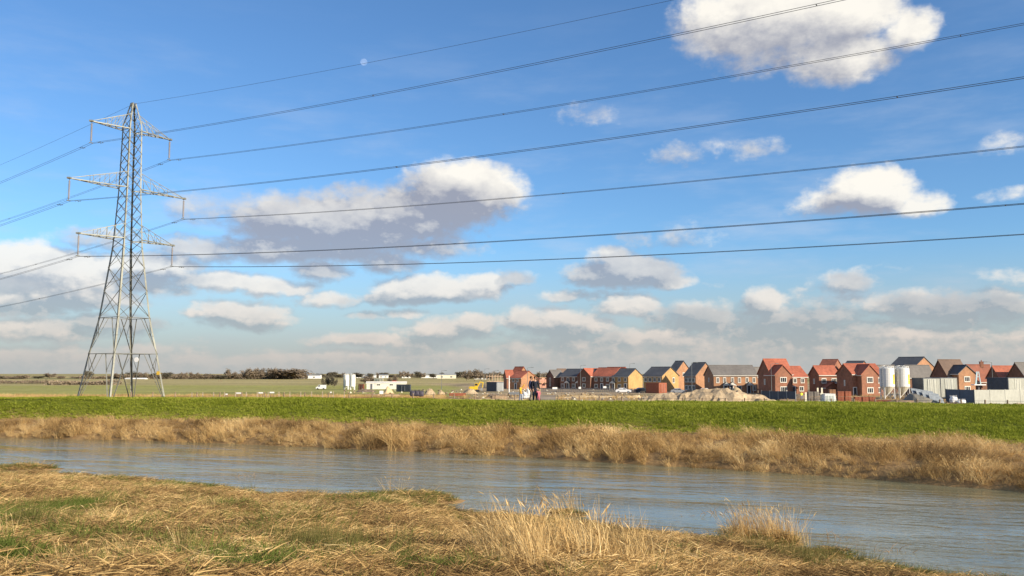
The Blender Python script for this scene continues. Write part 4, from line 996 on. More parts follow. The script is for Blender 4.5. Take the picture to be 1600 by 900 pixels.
def silo(label, px, Y, top, bot, foot, dia_px, mark=None, group='white site silos'):
    b = at(px, foot, Y); T = thing('silo', Vector((b.x, Y, LAND)), label, 'silo', group); c = Vector((b.x, Y, 0))
    zt, zb = at(px, top, Y).z, at(px, bot, Y).z; r = dia_px / 2 / F * Y; H = zt - zb
    MB().lathe(c + Z * zb, [(r, 0), (r, H * .30), (r * 1.012, H * .305), (r * 1.012, H * .32), (r, H * .325), (r, H * .62), (r * 1.012, H * .625), (r * 1.012, H * .64), (r, H * .645), (r, H * .90), (r * .55, H * .965)], 24).build('shell', SILO, T)
    zc = max(LAND + .9, zb - r * 1.5)
    MB().lathe(c, [(.25, zc), (r * .99, zb)], 20).build('hopper', CREAM if mark else SILO, T)
    for k in range(4):
        a = R(45 + 90 * k); u = Vector((math.cos(a), math.sin(a), 0))
        MB().bar(c + u * r * .98 + Z * LAND, c + u * r * .94 + Z * (zb + .3), .16).build('leg', SILO, T)
    m = MB()
    for k in range(4):
        a, a2 = R(45 + 90 * k), R(135 + 90 * k); u, w = Vector((math.cos(a), math.sin(a), 0)), Vector((math.cos(a2), math.sin(a2), 0))
        m.bar(c + u * r * .97 + Z * (LAND + .2), c + w * r * .96 + Z * (zb - .1), .07)
    m.build('leg_brace', SILO, T)
    m = MB()
    for k in range(10):
        a, a2 = R(36 * k), R(36 * k + 36); p, q = c + Vector((math.cos(a), math.sin(a), 0)) * r * .92, c + Vector((math.cos(a2), math.sin(a2), 0)) * r * .92
        m.bar(p + Z * (zt - H * .09), p + Z * zt, .06); m.bar(p + Z * zt, q + Z * zt, .07); m.bar(p + Z * zt, c + Z * (zt + .18) + (p - c) * .35, .06)
    m.build('guard_rail', SILO, T)
    m = MB(); u = Vector((-.85, -.5, 0)).normalized(); s = u.cross(Z)
    for k in (-.2, .2): m.bar(c + u * (r + .12) + s * k + Z * (LAND + .3), c + u * (r + .12) + s * k + Z * zt, .05)
    k = LAND + .6
    while k < zt: m.bar(c + u * (r + .12) - s * .2 + Z * k, c + u * (r + .12) + s * .2 + Z * k, .04); k += .45
    m.build('ladder', SHEET, T)
    if mark:
        m = MB()                                                       # tall yellow mark wrapped on the shell
        for j in range(5):
            a0, a1 = R(-62 + j * 5), R(-62 + (j + 1) * 5)
            P_ = [c + Vector((math.cos(a), math.sin(a), 0)) * (r + .012) + Z * z for a, z in ((a0, zb + H * .12), (a1, zb + H * .12), (a1, zb + H * .60), (a0, zb + H * .60))]
            m.poly(P_)
        m.build('yellow_mark', YEL, T)
    return T

def street_lamp(label, px, top, Y, side_=1, arm=1.4):
    p = at(px, top, Y); b = Vector((p.x, Y, LAND)); T = thing('street_lamp', b, label, 'street lamp', 'street lamps on the estate')
    g = mat('lamp_grey', (.16, .17, .17), .5, .15, 2., 0, .3)
    MB().tube([b, Vector((p.x, Y, LAND + 1.2)), Vector((p.x, Y, LAND + 1.25)), p], [.11, .11, .075, .05], 8).build('post', g, T)
    MB().tube([p, p + Vector((side_ * arm * .5, 0, .16)), p + Vector((side_ * arm, 0, .18))], .04, 6).build('arm', g, T)
    m = MB(); q = p + Vector((side_ * arm, 0, .14)); m.obox(q - Vector((.35, .15, .06)), (.7, 0, 0), (0, .3, 0), (0, 0, .14)); m.build('lamp_head', g, T)

def car(label, p, rz, col, group='cars parked on the estate'):
    T = thing('parked_car', p, label, 'car', group, rz)
    prof = [(-2.1, .35), (-2.15, .75), (-1.95, 1.0), (-1.5, 1.08), (-1.0, 1.42), (.35, 1.45), (.95, 1.05), (1.85, .90), (2.12, .68), (2.12, .35)]
    def ext(pr, w, mt, nm, inset=0):
        m = MB(); a = [Vector((x, -w * (1 - (.16 if z > 1.1 else 0)), z)) for x, z in pr]; b = [Vector((x, w * (1 - (.16 if z > 1.1 else 0)), z)) for x, z in pr]; n = len(pr)
        m.poly(a); m.poly(b[::-1])
        for i in range(n): m.poly([a[i], b[i], b[(i + 1) % n], a[(i + 1) % n]][::-1] if False else [a[(i + 1) % n], b[(i + 1) % n], b[i], a[i]][::-1])
        return link(nm, m.mesh(nm, mt), T)
    ext(prof, .86, col, 'body')
    m = MB()
    for s in (-1, 1):
        for q in ([(-1.35, 1.06), (-.95, 1.36), (-.35, 1.38), (-.35, 1.05)], [(-.27, 1.05), (-.27, 1.38), (.3, 1.39), (.78, 1.05)]):
            m.poly([Vector((x, s * (.875 if z < 1.1 else .742), z)) for x, z in (q if s < 0 else q[::-1])])
    m.poly([Vector((.42, -.70, 1.425)), Vector((.99, -.82, 1.06)), Vector((.99, .82, 1.06)), Vector((.42, .70, 1.425))]); m.poly([Vector((-1.05, .7, 1.40)), Vector((-1.52, .82, 1.09)), Vector((-1.52, -.82, 1.09)), Vector((-1.05, -.7, 1.40))])
    link('window', m.mesh('window', GLASS), T)
    for x in (-1.3, 1.35):
        for s in (-1, 1):
            m = MB(); m.tube([Vector((x, s * .70, .32)), Vector((x, s * .89, .32))], .32, 14); w = link('wheel', m.mesh('wheel', RUBBER), T)
            m = MB(); m.tube([Vector((x, s * .885, .32)), Vector((x, s * .90, .32))], .19, 10); link('rim', m.mesh('rim', SHEET), w)
    for s in (-1, 1):
        m = MB(); m.box((2.10, s * .62, .70), (.08, .34, .16)); link('headlight', m.mesh('headlight', WHITE), T)
        m = MB(); m.box((-2.12, s * .68, .82), (.06, .24, .18)); link('tail_light', m.mesh('tail_light', REDP), T)
    return T

def excavator():
    b = at(742, 605, 262); b.z = LAND; T = thing('excavator', b, 'yellow excavator with its arm folded, working left of the grey container', 'excavator')
    o = b; X, Yv = Vector((1, 0, 0)), Vector((0, 1, 0))
    for s in (-.9, .9):
        m = MB(); P_ = [(-1.3, .15), (-1.1, 0), (1.1, 0), (1.3, .15), (1.3, .5), (1.1, .62), (-1.1, .62), (-1.3, .5)]
        a = [o + Vector((x, s - .22, z)) for x, z in P_]; c = [o + Vector((x, s + .22, z)) for x, z in P_]; m.poly(a); m.poly(c[::-1])
        for i in range(8): m.poly([c[i], c[(i + 1) % 8], a[(i + 1) % 8], a[i]])
        m.build('track', RUBBER, T)
    m = MB(); m.obox(o + Vector((-1.5, -.95, .75)), X * 2.3, Yv * 1.9, Z * .85); m.obox(o + Vector((-1.7, -.9, .8)), X * .25, Yv * 1.8, Z * .7); m.build('engine_body', YEL, T)
    m = MB(); m.obox(o + Vector((.0, -.95, 1.6)), X * .95, Yv * .9, Z * 1.0); cb = m.build('cab', YEL, T)
    m = MB(); m.obox(o + Vector((.08, -.97, 1.85)), X * .75, Yv * .03, Z * .6); m.obox(o + Vector((.94, -.85, 1.8)), X * .03, Yv * .7, Z * .7); m.build('cab_window', GLASS, cb)
    m = MB(); m.tube([o + Vector((.6, .3, 1.3)), o + Vector((1.5, .3, 2.9)), o + Vector((2.4, .3, 2.7))], [.22, .2, .16], 6); m.build('boom', YEL, T)
    m = MB(); m.tube([o + Vector((2.4, .3, 2.8)), o + Vector((2.15, .3, 1.2))], [.17, .12], 6); m.build('dipper_arm', YEL, T)
    m = MB(); P_ = [(2.2, 1.3), (1.7, 1.1), (1.6, .6), (1.9, .35), (2.3, .45), (2.15, .8)]
    a = [o + Vector((x, -.1, z)) for x, z in P_]; c = [o + Vector((x, .7, z)) for x, z in P_]; m.poly(a); m.poly(c[::-1])
    for i in range(6): m.poly([c[i], c[(i + 1) % 6], a[(i + 1) % 6], a[i]])
    m.build('bucket', SHEET, T)
    m = MB(); m.tube([o + Vector((.9, .3, 1.2)), o + Vector((1.6, .3, 2.4))], .07, 6); m.build('ram', SHEET, T)

def build_site():
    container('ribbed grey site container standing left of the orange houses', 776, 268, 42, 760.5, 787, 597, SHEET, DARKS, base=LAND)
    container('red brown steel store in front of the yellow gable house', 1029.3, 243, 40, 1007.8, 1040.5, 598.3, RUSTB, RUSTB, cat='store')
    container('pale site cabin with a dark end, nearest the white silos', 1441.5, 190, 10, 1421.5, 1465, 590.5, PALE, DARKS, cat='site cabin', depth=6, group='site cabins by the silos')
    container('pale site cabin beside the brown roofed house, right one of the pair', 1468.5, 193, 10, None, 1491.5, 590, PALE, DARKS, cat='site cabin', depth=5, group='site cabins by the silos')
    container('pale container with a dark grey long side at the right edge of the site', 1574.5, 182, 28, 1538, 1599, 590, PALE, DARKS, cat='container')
    # hoarding
    c = at(1521, 600, 156); h = House('x', 1521, 156, 12); bpy.data.objects.remove(h.T)
    L = h.run(h.C, h.l, 1474); Lr = h.run(h.C, h.r, 1680); Hh = at(800, 609.2, 156).z - LAND
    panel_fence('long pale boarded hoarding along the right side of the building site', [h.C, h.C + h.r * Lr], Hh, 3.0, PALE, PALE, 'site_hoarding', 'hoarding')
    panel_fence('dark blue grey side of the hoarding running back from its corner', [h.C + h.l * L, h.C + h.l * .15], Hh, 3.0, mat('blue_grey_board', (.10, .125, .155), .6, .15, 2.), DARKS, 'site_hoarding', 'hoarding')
    a = on_plane(1188, 625, LAND); a = at(1190, 612, 178); a.z = LAND; b = at(1243, 612, 172); b.z = LAND
    panel_fence('low dark blue grey board fence between the sand heap and the red roofed house', [a, b], at(800, 611.2, 175).z - LAND, 1.8, DARKS, SHEET, 'board_fence', 'fence')
    # dark railings in front of the long terrace
    a = at(846, 606, 262); b = at(1006, 606, 250); a.z = b.z = LAND
    T = thing('railing_fence', a, 'long dark railing fence in front of the brown terrace', 'fence'); n = 46; m = MB()
    for i in range(n + 1):
        p = a.lerp(b, i / n); MB().bar(p, p + Z * 1.25, .09).build('post', LEAD, T)
        if i < n:
            q = a.lerp(b, (i + 1) / n)
            for j in range(1, 5): m.bar(p.lerp(q, j / 5), p.lerp(q, j / 5) + Z * 1.15, .05)
    for z in (.25, 1.1): m.bar(a + Z * z, b + Z * z, .06)
    m.build('railings', LEAD, T)['kind'] = 'stuff'
    for px, py, Y, w in ((867, 606.5, 259, 1.4), (945, 605, 255, .9), (906, 606, 256, .7)):
        p = at(px, py, Y); T = thing('site_notice', Vector((p.x, Y, LAND)), {867: 'wide white notice board at the left end of the dark railings', 945: 'small white notice board half way along the dark railings', 906: 'smallest white notice on the dark railings left of the red roof'}[px], 'notice board')
        MB().box(p, (w, .06, .55)).build('board', WHITE, T); MB().bar(Vector((p.x, Y + .06, LAND)), p + Vector((0, .06, 0)), .07).build('post', LEAD, T)
    # silos
    silo('white silo with a yellow mark, left one of the two tall ones by the houses', 1387, 192, 572.5, 604, 618, 22, True)
    silo('white silo with a yellow mark, right one of the two tall ones by the houses', 1410.5, 192, 572.5, 604, 618, 22, True)
    silo('slim white silo, left one of the far pair by the brown bushes', 541, 300, 585, 603, 608, 8.6)
    silo('slim white silo, right one of the far pair by the white shed', 550.8, 296, 585, 604, 608, 8.6)
    # cars
    pw, ps, pd = mat('car_white', (.75, .75, .75), .25, .03, 1., 0, 0, .6), mat('car_silver', (.45, .46, .48), .25, .03, 1., 0, .5, .6), mat('car_dark', (.03, .035, .045), .25, .05, 1., 0, .2, .6)
    for px, Y, rz, cl, lb in ((974, 246, -8, pw, 'white car parked behind the railings by the yellow end gable'), (1060, 240, -10, ps, 'silver car parked right of the red brown store'), (1003, 252, 10, pd, 'dark car partly hidden by the red brown store'), (1084, 238, -5, pd, 'dark car parked behind the left slope of the sand heap'), (1099, 244, 172, pw, 'white car half hidden behind the crest of the sand heap')):
        p = at(px, 600, Y); p.z = LAND; car(lb, p, R(rz), cl)
    excavator()
    # lamps
    for i, (px, tp, Y, sd, lb) in enumerate(((690, 579.5, 300, 1, 'street lamp standing alone over the bare site left of the excavator'), (757.5, 577, 330, 1, 'street lamp left of the unfinished timber house'), (771.5, 579.5, 300, 1, 'street lamp in front of the unfinished timber house'), (824, 575, 250, 1, 'street lamp rising above the orange gable by the walkers'), (907, 571.5, 300, 1, 'street lamp over the slate roof of the long terrace'), (984, 568.5, 310, 1, 'street lamp over the right end of the long terrace'), (1080.5, 567, 236, 1, 'street lamp in front of the dark roofed house left of the sand heap'), (1204.5, 569, 205, 1, 'street lamp in front of the tall red roofed house'), (1549.5, 566.5, 200, -1, 'street lamp beside the orange roof near the right edge'))):
        street_lamp(lb, px, tp, Y, sd)
    p = at(795.5, 587, 246); MB_ = MB().tube([Vector((p.x, 246, LAND)), p], .13, 8); tag(MB_.build('marker_post', WHITE, org=Vector((p.x, 246, LAND))), 'tall plain white post in front of the small orange roofed house', 'post')
    # heaps
    p = at(1115, 625, 142); p.z = LAND; k = 142 / F
    g = lambda lst, px0: [((a - px0) * k, max(0.05, (637.2 - r) * k)) for a, r in lst]
    blob('sand_heap', p, g([(985, 637), (1000, 626), (1030, 617), (1060, 613), (1090, 610), (1115, 608), (1135, 607.5), (1150, 609), (1165, 614), (1185, 617), (1200, 622), (1228, 632), (1240, 637)], 1115), RUBM, 'long pale heap of rubble and sand behind the embankment fence', 'heap', 71, 7., rough=.42)
    p2 = at(1152, 625, 150); p2.z = LAND; k2 = 150 / F
    blob('sand_heap', p2, [(x * k2, z) for x, z in ((-24, .3), (-12, 2.3), (-4, 3.5), (4, 3.0), (14, 1.6), (26, .2))], SANDM, 'smooth yellow sand peak on the far side of the rubble heap', 'heap', 72, 3.4, rough=.06, lumps=.2)
    p2 = at(1198, 625, 138); p2.z = LAND; k2 = 138 / F
    blob('sand_heap', p2, [(x * k2, z) for x, z in ((-26, .2), (-14, 1.75), (-6, 1.7), (8, 1.05), (26, .15))], SANDM, 'smooth sand slope running down at the right end of the rubble heap', 'heap', 73, 4, rough=.06, lumps=.2)
    def heap(px, row, w_px, Y, hm, mt, label, seed, depth=2.5, rough=.3):
        q = at(px, row, Y); q.z = LAND; w = w_px / F * Y; rr = random.Random(seed)
        blob('rubble_heap', q, [(-w / 2, .05), (-w * .3, hm * rr.uniform(.5, .9)), (-w * .1, hm), (w * .15, hm * rr.uniform(.6, 1)), (w * .32, hm * .5), (w / 2, .05)], mt, label, 'heap', seed, depth, rough=rough, res=max(.25, w / 40))
    heap(1400, 625, 110, 140, 1.3, EARTH, 'dark lumpy earth heap below the two tall white silos', 81)
    heap(1290, 628, 130, 138, .9, EARTH, 'low dark earth bank below the white skip and the brick packs', 82, 2.)
    heap(1570, 628, 110, 132, 1.0, EARTH, 'dark earth bank at the foot of the pale hoarding', 83, 2.)
    heap(1440, 620, 60, 165, 2.3, mat('grey_spoil', (.22, .20, .16), .95, .2, 2.), 'grey spoil heap between the site cabins and the hoarding', 84, 4., .15)
    heap(672, 613, 22, 215, 2.0, RUBM, 'pale rubble heap left of the lone street lamp', 85); heap(690, 612, 14, 220, 1.4, RUBM, 'small pale rubble heap under the lone street lamp', 86)
    heap(607, 610, 16, 240, 2.2, SANDM, 'peaked sand heap in front of the long white shed', 87, 2.4, .1); heap(572, 608, 34, 262, 1.1, EARTH, 'brown rubble heap below the slim white silos', 88)
    heap(735, 611, 26, 240, 1.6, RUBM, 'pale spoil heap just left of the yellow excavator', 89); heap(640, 619, 30, 150, .8, EARTH, 'low dark brushy heap near the fence left of the bagged stack', 90, 1.5)
    heap(590, 619, 60, 152, .55, EARTH, 'long low dark strip of brushwood by the white square board', 91, 1.2); heap(768, 614, 22, 200, .9, EARTH, 'brown rubble pile in front of the grey container', 92)
    heap(1250, 610, 40, 190, 1.2, EARTH, 'brown spoil behind the low dark board fence', 93)
    # bare earth bunds between fence and railings: pale strips
    for i, (x0, x1, row, Y, hm, mt, lb) in enumerate(((700, 830, 616, 180, .55, SANDM, 'pale sand bund running left of the walkers'), (858, 1010, 614.5, 200, .6, SANDM, 'pale sand bund below the dark railings'), (690, 800, 621, 132, .5, RUBM, 'low rubble bund near the fence left of the walkers'), (870, 1000, 622, 128, .55, RUBM, 'low rubble bund near the fence right of the walkers'))):
        q = at((x0 + x1) / 2, row, Y); q.z = LAND; w = (x1 - x0) / F * Y
        blob('earth_bund', q, [(-w / 2, .05), (-w * .4, hm * .7), (-w * .1, hm), (w * .2, hm * .7), (w * .4, hm), (w / 2, .05)], mt, lb, 'bund', 110 + i, 1.4, rough=.25, res=.5)
    # brick packs, block stacks, posts, skip, boards, bags
    def pack(px, row, Y, w, d, hgt_, rz, mt, label, name='brick_pack', cat='brick pack', group='packs of bricks on the site', lay=4):
        q = at(px, row, Y); z0 = q.z; T = thing(name, q, label, cat, group, R(rz)); m = MB()
        nx = max(2, int(w / .45))
        for l in range(lay):
            for i in range(nx):
                m.box(((i + .5) * w / nx - w / 2, (.012 if (i + l) % 2 else -.012), (l + .5) * hgt_ / lay), (w / nx - .035, d, hgt_ / lay - .03))
        o = link('stacked_bricks' if 'brick' in name else 'stacked_blocks', m.mesh(name, mt), T); o['kind'] = 'stuff'
        m = MB()
        for y in (-d * .4, 0, d * .4): m.box((0, y, -.06), (w, .1, .1))
        link('pallet', m.mesh('pallet', WOOD), T)
    Yb = 166; gz = at(800, 583 + 5.36 * F / Yb, Yb).z
    rb = 583 + (EYE + 1 - .12) * F / Yb
    n = 0
    for px, lv, lb in ((1313, 0, 'lower left brick pack beside the white skip'), (1313, 1, 'upper left brick pack beside the white skip'), (1324, 0, 'lower right brick pack beside the white skip'), (1324, 1, 'upper right brick pack beside the white skip'), (1340, 0, 'brick pack in front of the gabled house, nearest the skip'), (1351, 0, 'middle brick pack in front of the gabled house'), (1362, 0, 'brick pack in front of the gabled house, nearest the silos'), (1300, 1.35, 'orange brick pack showing just above the white skip')):
        pack(px, rb - lv * 1.02 * F / Yb, Yb + (2 if lv > 1.2 else 0), 1.15, 1.0, .95, (px * 7) % 9 - 4, PACKED if px != 1300 else ORANGE, lb)
    for px, lv, lb in ((1266, 0, 'lower stack of grey blocks left of the pale posts'), (1266, 1, 'upper stack of grey blocks left of the pale posts'), (1275, 0, 'lower stack of grey blocks between the pale posts'), (1275, 1, 'upper stack of grey blocks between the pale posts')):
        pack(px, rb - lv * 1.0 * F / Yb, Yb + 1, .95, 1.0, .92, (px * 5) % 7 - 3, mat('grey_block', (.20, .175, .15), .9, .25, 2.), lb, 'block_stack', 'block stack', 'stacks of grey blocks', 5)
    for px, r0, r1, Y, lb in ((1259.5, 613, 627, 160, 'cream upright board right of the low dark fence'), (1278, 606, 615, 172, 'short pale post left of two by the block stacks'), (1284.5, 606, 615, 172, 'short pale post right of two by the block stacks'), (1283, 614, 627, 161, 'tall pale post leaning just left of the white skip')):
        q = at(px, r1, Y); q2 = at(px, r0, Y); m = MB(); m.obox(Vector((q.x - .16, Y, q.z)), (.32, 0, 0), (0, .1, 0), Vector((.1 if px == 1283 else 0, 0, q2.z - q.z))); m.box((q.x, Y + .06, q.z - .0), (.5, .4, .12))
        tag(m.build('upright_board', CREAM, org=Vector((q.x, Y, q.z))), lb, 'board')
    # skip
    q = at(1298, 627, 160); q.z = LAND; T = thing('skip', q, 'white skip with a sloping right end beside the red brick packs', 'skip'); m = MB(); W, D, H_ = 2.0, 1.8, 1.75
    A = [(-1.05, 0, .1), (1.05, 0, .1), (.85, 0, H_), (-1.0, 0, H_)]; P0 = [q + Vector(a) for a in A]; P1 = [p + Vector((0, D, 0)) for p in P0]; Q0 = [q + Vector((a[0] * .92, .08, a[2] + (.08 if a[2] < 1 else 0))) for a in A]; Q1 = [p + Vector((0, D - .16, 0)) for p in Q0]
    m.poly(P0); m.poly(P1[::-1]); m.poly([P0[1], P1[1], P1[2], P0[2]]); m.poly([P0[3], P1[3], P1[0], P0[0]]); m.poly([P0[0], P1[0], P1[1], P0[1]])
    m.poly(Q0[::-1]); m.poly(Q1); m.poly([Q0[2], Q1[2], Q1[1], Q0[1]]); m.poly([Q0[0], Q1[0], Q1[3], Q0[3]]); m.poly([Q0[1], Q1[1], Q1[0], Q0[0]])
    for a, b in ((P0[2], P0[3]), (P1[2], P1[3]), (P0[2], P1[2]), (P0[3], P1[3])): m.bar(a, b, .12)
    m.build('tub', WHITE, T); m = MB(); m.obox(q + Vector((-.9, -.03, .3)), (1.55, 0, 0), (0, .05, 0), (0, 0, 1.2)); m.build('front_panel', mat('grey_green_panel', (.40, .44, .40), .7, .12, 3.), T)
    for x in (-.5, 0, .5): MB().obox(q + Vector((x, -.06, .25)), (.08, 0, 0), (0, .04, 0), (0, 0, 1.3)).build('rib', WHITE, T)
    # pile of grey boards
    for i, (px, r0, L, tl, lb) in enumerate(((1436, 616, 3.6, -.16, 'topmost grey roof sheet of the pile below the site cabins'), (1444, 618.5, 3.8, -.22, 'second grey roof sheet of the pile below the site cabins'), (1452, 622, 3.2, -.30, 'lower grey roof sheet sliding off the pile below the cabins'), (1460, 625.5, 2.4, -.35, 'lowest short grey roof sheet at the right of the pile'))):
        q = at(px, r0, 143 - i * .5); m = MB(); d = Vector((1, 0, tl)).normalized(); up = Vector((0, .55, .8)).normalized()
        m.obox(q - d * L * .3, d * L, up * 1.0, up.cross(d).normalized() * .06)
        for j in range(5): m.obox(q - d * L * .3 + up * (.1 + .2 * j) - up.cross(d).normalized() * .03, d * L, up * .04, up.cross(d).normalized() * .03)
        tag(m.build('roof_sheet', mat('galvanised_sheet', (.30, .33, .35), .4, .15, 2., 0, .4), org=q), lb, 'roof sheet')
    def bag(px, row, Y, s, label, name='bulk_bag', cat='bag', mt=None, group=None, flat=.75):
        q = at(px, row, Y); bm = bmesh.new(); bmesh.ops.create_icosphere(bm, subdivisions=3, radius=1); rr = random.Random(int(px * 7))
        for v in bm.verts:
            c = v.co; c.x = math.copysign(abs(c.x) ** .6, c.x); c.y = math.copysign(abs(c.y) ** .6, c.y); c.z = math.copysign(abs(c.z) ** .7, c.z)
            v.co *= 1 + .07 * math.sin(5 * c.x + 3 * c.z + rr.random()) + .05 * math.sin(9 * c.y + 7 * c.x)
            v.co = Vector((v.co.x * s[0] / 2, v.co.y * s[1] / 2, v.co.z * s[2] / 2 + s[2] * .42))
        me = bpy.data.meshes.new(name); bm.to_mesh(me); bm.free(); me.polygons.foreach_set('use_smooth', [True] * len(me.polygons)); me.materials.append(mt or WHITE); me.update()
        T = thing(name, q, label, cat, group); link('sack', me, T)
        m = MB()
        for a in (-1, 1):
            for b in (-1, 1): m.tube([Vector((a * s[0] * .36, b * s[1] * .3, s[2] * .78)), Vector((a * s[0] * .38, b * s[1] * .32, s[2] * 1.06)), Vector((a * s[0] * .2, b * s[1] * .32, s[2] * 1.05)), Vector((a * s[0] * .22, b * s[1] * .3, s[2] * .80))], .025, 5)
        link('lifting_loops', m.mesh('lifting_loops', mt or WHITE), T)
    bag(1490, 629, 140, (1.0, 1.0, 1.05), 'white sheeted bundle, the taller one beside the blue grey hoarding'); bag(1502, 630, 139.5, (1.3, .9, .6), 'low white sheeted bundle stretched out beside the taller one')
    for px, row, s, lb in ((821, 622.5, (.42, .4, .55), 'white bag behind the fence next to the yellow jacket child'), (827, 621.8, (.45, .4, .75), 'cream bag behind the fence left of the adults'), (816, 623, (.3, .3, .4), 'small white bag just behind the child in the yellow jacket')): bag(px, row, 71, s, lb, group='white bags behind the fence')
    for px, row, lb in ((645, 618.5, 'dark bag at the left of the bagged stack near the fence'), (652, 618.5, 'dark bag in the middle of the bagged stack near the fence'), (658, 619, 'dark bag at the right of the bagged stack near the fence')): bag(px, row, 118, (.75, .7, .75), lb, 'dark_bag', 'bag', mat('dark_bagging', (.075, .065, .085), .7, .3, 3.), 'dark bags stacked near the fence')
    # low concrete wall right of the walkers, and white trailer with frame
    q = at(842, 624, 96); q2 = at(868, 624, 96); q.z = q2.z = at(800, 624.5, 96).z; m = MB(); m.obox(q, q2 - q, (0, .3, 0), (0, 0, .42)); m.obox(q + Vector((-.04, -.04, .42)), q2 - q + Vector((.08, 0, 0)), (0, .38, 0), (0, 0, .06)); m.obox(q + Vector((0, 0, -1)), q2 - q, (0, .3, 0), (0, 0, .998)); tag(m.build('low_wall', CONC, org=q), 'low grey concrete wall just right of the walkers', 'wall')
    q = at(1529, 603, 205); q.z = LAND; T = thing('flat_trailer', q, 'white flat trailer carrying a pale blue upright frame right of the orange gable', 'trailer')
    top = at(1529, 600.5, 205).z; m = MB(); m.obox(Vector((q.x - 1.35, q.y - .8, top - .22)), (2.7, 0, 0), (0, 1.6, 0), (0, 0, .24)); m.build('bed', WHITE, T)
    m = MB(); zt = at(1529, 580.5, 205).z
    for a, b in ((-.35, -.1), (.35, .1), (-.45, -.2)): m.bar(Vector((q.x + a * 1.5, q.y, top)), Vector((q.x + b * 1.5, q.y, zt)), .16)
    m.bar(Vector((q.x - .35, q.y, zt - 1.2)), Vector((q.x + .35, q.y, zt - 1.2)), .12); m.build('upright_frame', BLUEM, T)
    for sx in (-.8, .8): MB().tube([Vector((q.x + sx, q.y - .85, LAND + .4)), Vector((q.x + sx, q.y - .6, LAND + .4))], .4, 14).build('wheel', RUBBER, T)
    MB().bar(Vector((q.x, q.y, LAND + .4)), Vector((q.x, q.y, top - .1)), .3).build('support', LEAD, T)
    # far left of the site
    q = at(603, 606, 318); q.z = LAND
    h = House('long low white shed behind the sand heap on the far site', 573, 306, 8, group=None, name='white_shed', cat='shed'); Lr = h.run(h.C, h.r, 636); h.block(Lr, 5, at(800, 599.0, 306).z - LAND, at(800, 597.4, 308).z - LAND, 'L', FRAME, FRAME, over=.1)
    for t in (.3, .62): h.window('R', Lr * t, 1.5, 1.2, .6)
    h.door('R', Lr * .12, canopy=False, mt=LEAD)
    container('cream site cabin standing above the long white shed', 598.6, 352, 60, 585.5, 599.8, 591, CREAM, CREAM, cat='site cabin', doors='L')
    container('dark grey container at the right end of the long white shed', 641.3, 262, 60, 620.5, 643, 600.8, DARKS, DARKS, doors='L')
    container('small dark red container left of the long white shed', 568.7, 290, 58, 561.5, 570.5, 600.3, RUSTB, RUSTB, doors='L')
    q = at(616, 598, 345); T = thing('red_canopy', Vector((q.x, 345, LAND)), 'small red canopy showing above the long white shed', 'canopy'); zt = at(616, 595, 345).z
    m = MB(); m.poly([(q.x - 1.3, 344, zt - .75), (q.x + 1.3, 344, zt - .75), (q.x + .7, 345.4, zt), (q.x - .7, 345.4, zt)]); m.poly([(q.x + 1.3, 346.8, zt - .75), (q.x - 1.3, 346.8, zt - .75), (q.x - .7, 345.4, zt), (q.x + .7, 345.4, zt)]); m.poly([(q.x - 1.3, 346.8, zt - .75), (q.x - 1.3, 344, zt - .75), (q.x - .7, 345.4, zt)]); m.poly([(q.x + 1.3, 344, zt - .75), (q.x + 1.3, 346.8, zt - .75), (q.x + .7, 345.4, zt)]); m.build('cover', REDP, T)
    for sx in (-1.25, 1.25):
        for y in (344.1, 346.7): MB().bar((q.x + sx, y, LAND), (q.x + sx, y, zt - .74), .08).build('leg', WHITE, T)
    # white van on the grass
    q = at(502, 606, 300); q.z = LAND; T = thing('parked_van', q, 'small white van parked on the grass left of the brown bushes', 'van', None, R(178)); T.scale = (.78, .8, .8); m = MB()
    prof = [(-1.9, .35), (-1.95, 1.9), (1.0, 1.95), (1.45, 1.25), (2.1, 1.05), (2.15, .35)]; a = [Vector((x, -.9, z)) for x, z in prof]; b = [Vector((x, .9, z)) for x, z in prof]
    m.poly(a); m.poly(b[::-1])
    for i in range(6): m.poly([b[i], b[(i + 1) % 6], a[(i + 1) % 6], a[i]])
    link('body', m.mesh('body', pw), T); m = MB()
    for s in (-1, 1): m.poly([Vector((x, s * .912, z)) for x, z in ((.3, 1.25), (.3, 1.8), (.95, 1.8), (1.3, 1.25))][::-s])
    m.poly([Vector((1.02, -.8, 1.94)), Vector((1.47, -.85, 1.27)), Vector((1.47, .85, 1.27)), Vector((1.02, .8, 1.94))]); link('window', m.mesh('window', GLASS), T)
    for x in (-1.2, 1.4):
        for s in (-1, 1): m = MB(); m.tube([Vector((x, s * .7, .34)), Vector((x, s * .93, .34))], .34, 12); link('wheel', m.mesh('wheel', RUBBER), T)
    # white square board and the sign boards by the fence
    for px, r0, r1, w_px, Y, lb in ((596, 610.5, 616, 6, 145, 'white square board on a post near the brushwood'), (354, 615, 617, 3, 128, 'tiny white marker low in the grass, left of the white boards'), (373, 613.2, 615.4, 7.5, 128, 'leftmost of the three long white boards in the field fence'), (407.5, 612.8, 615, 7, 128, 'middle one of the three long white boards in the field fence'), (425, 612.2, 614.6, 7, 128, 'rightmost of the three long white boards in the field fence'), (517, 612, 614, 3, 150, 'little white marker between the field boards and the bushes')):
        a, b = at(px, r0, Y), at(px, r1, Y); w = w_px / F * Y; T = thing('field_board', Vector((a.x, Y, LAND)), lb, 'board'); m = MB(); m.box(((a.x), Y, (a.z + b.z) / 2), (w, .06, a.z - b.z)); m.build('board', WHITE, T)
        for s in (-.35, .35): MB().bar((a.x + s * w, Y + .07, LAND), (a.x + s * w, Y + .07, a.z - .02), .06).build('post', WOOD, T)
    # loose rubble, bits of board and pipe over the bare ground: far too many and small to tell apart
    r = random.Random(77); m = MB()
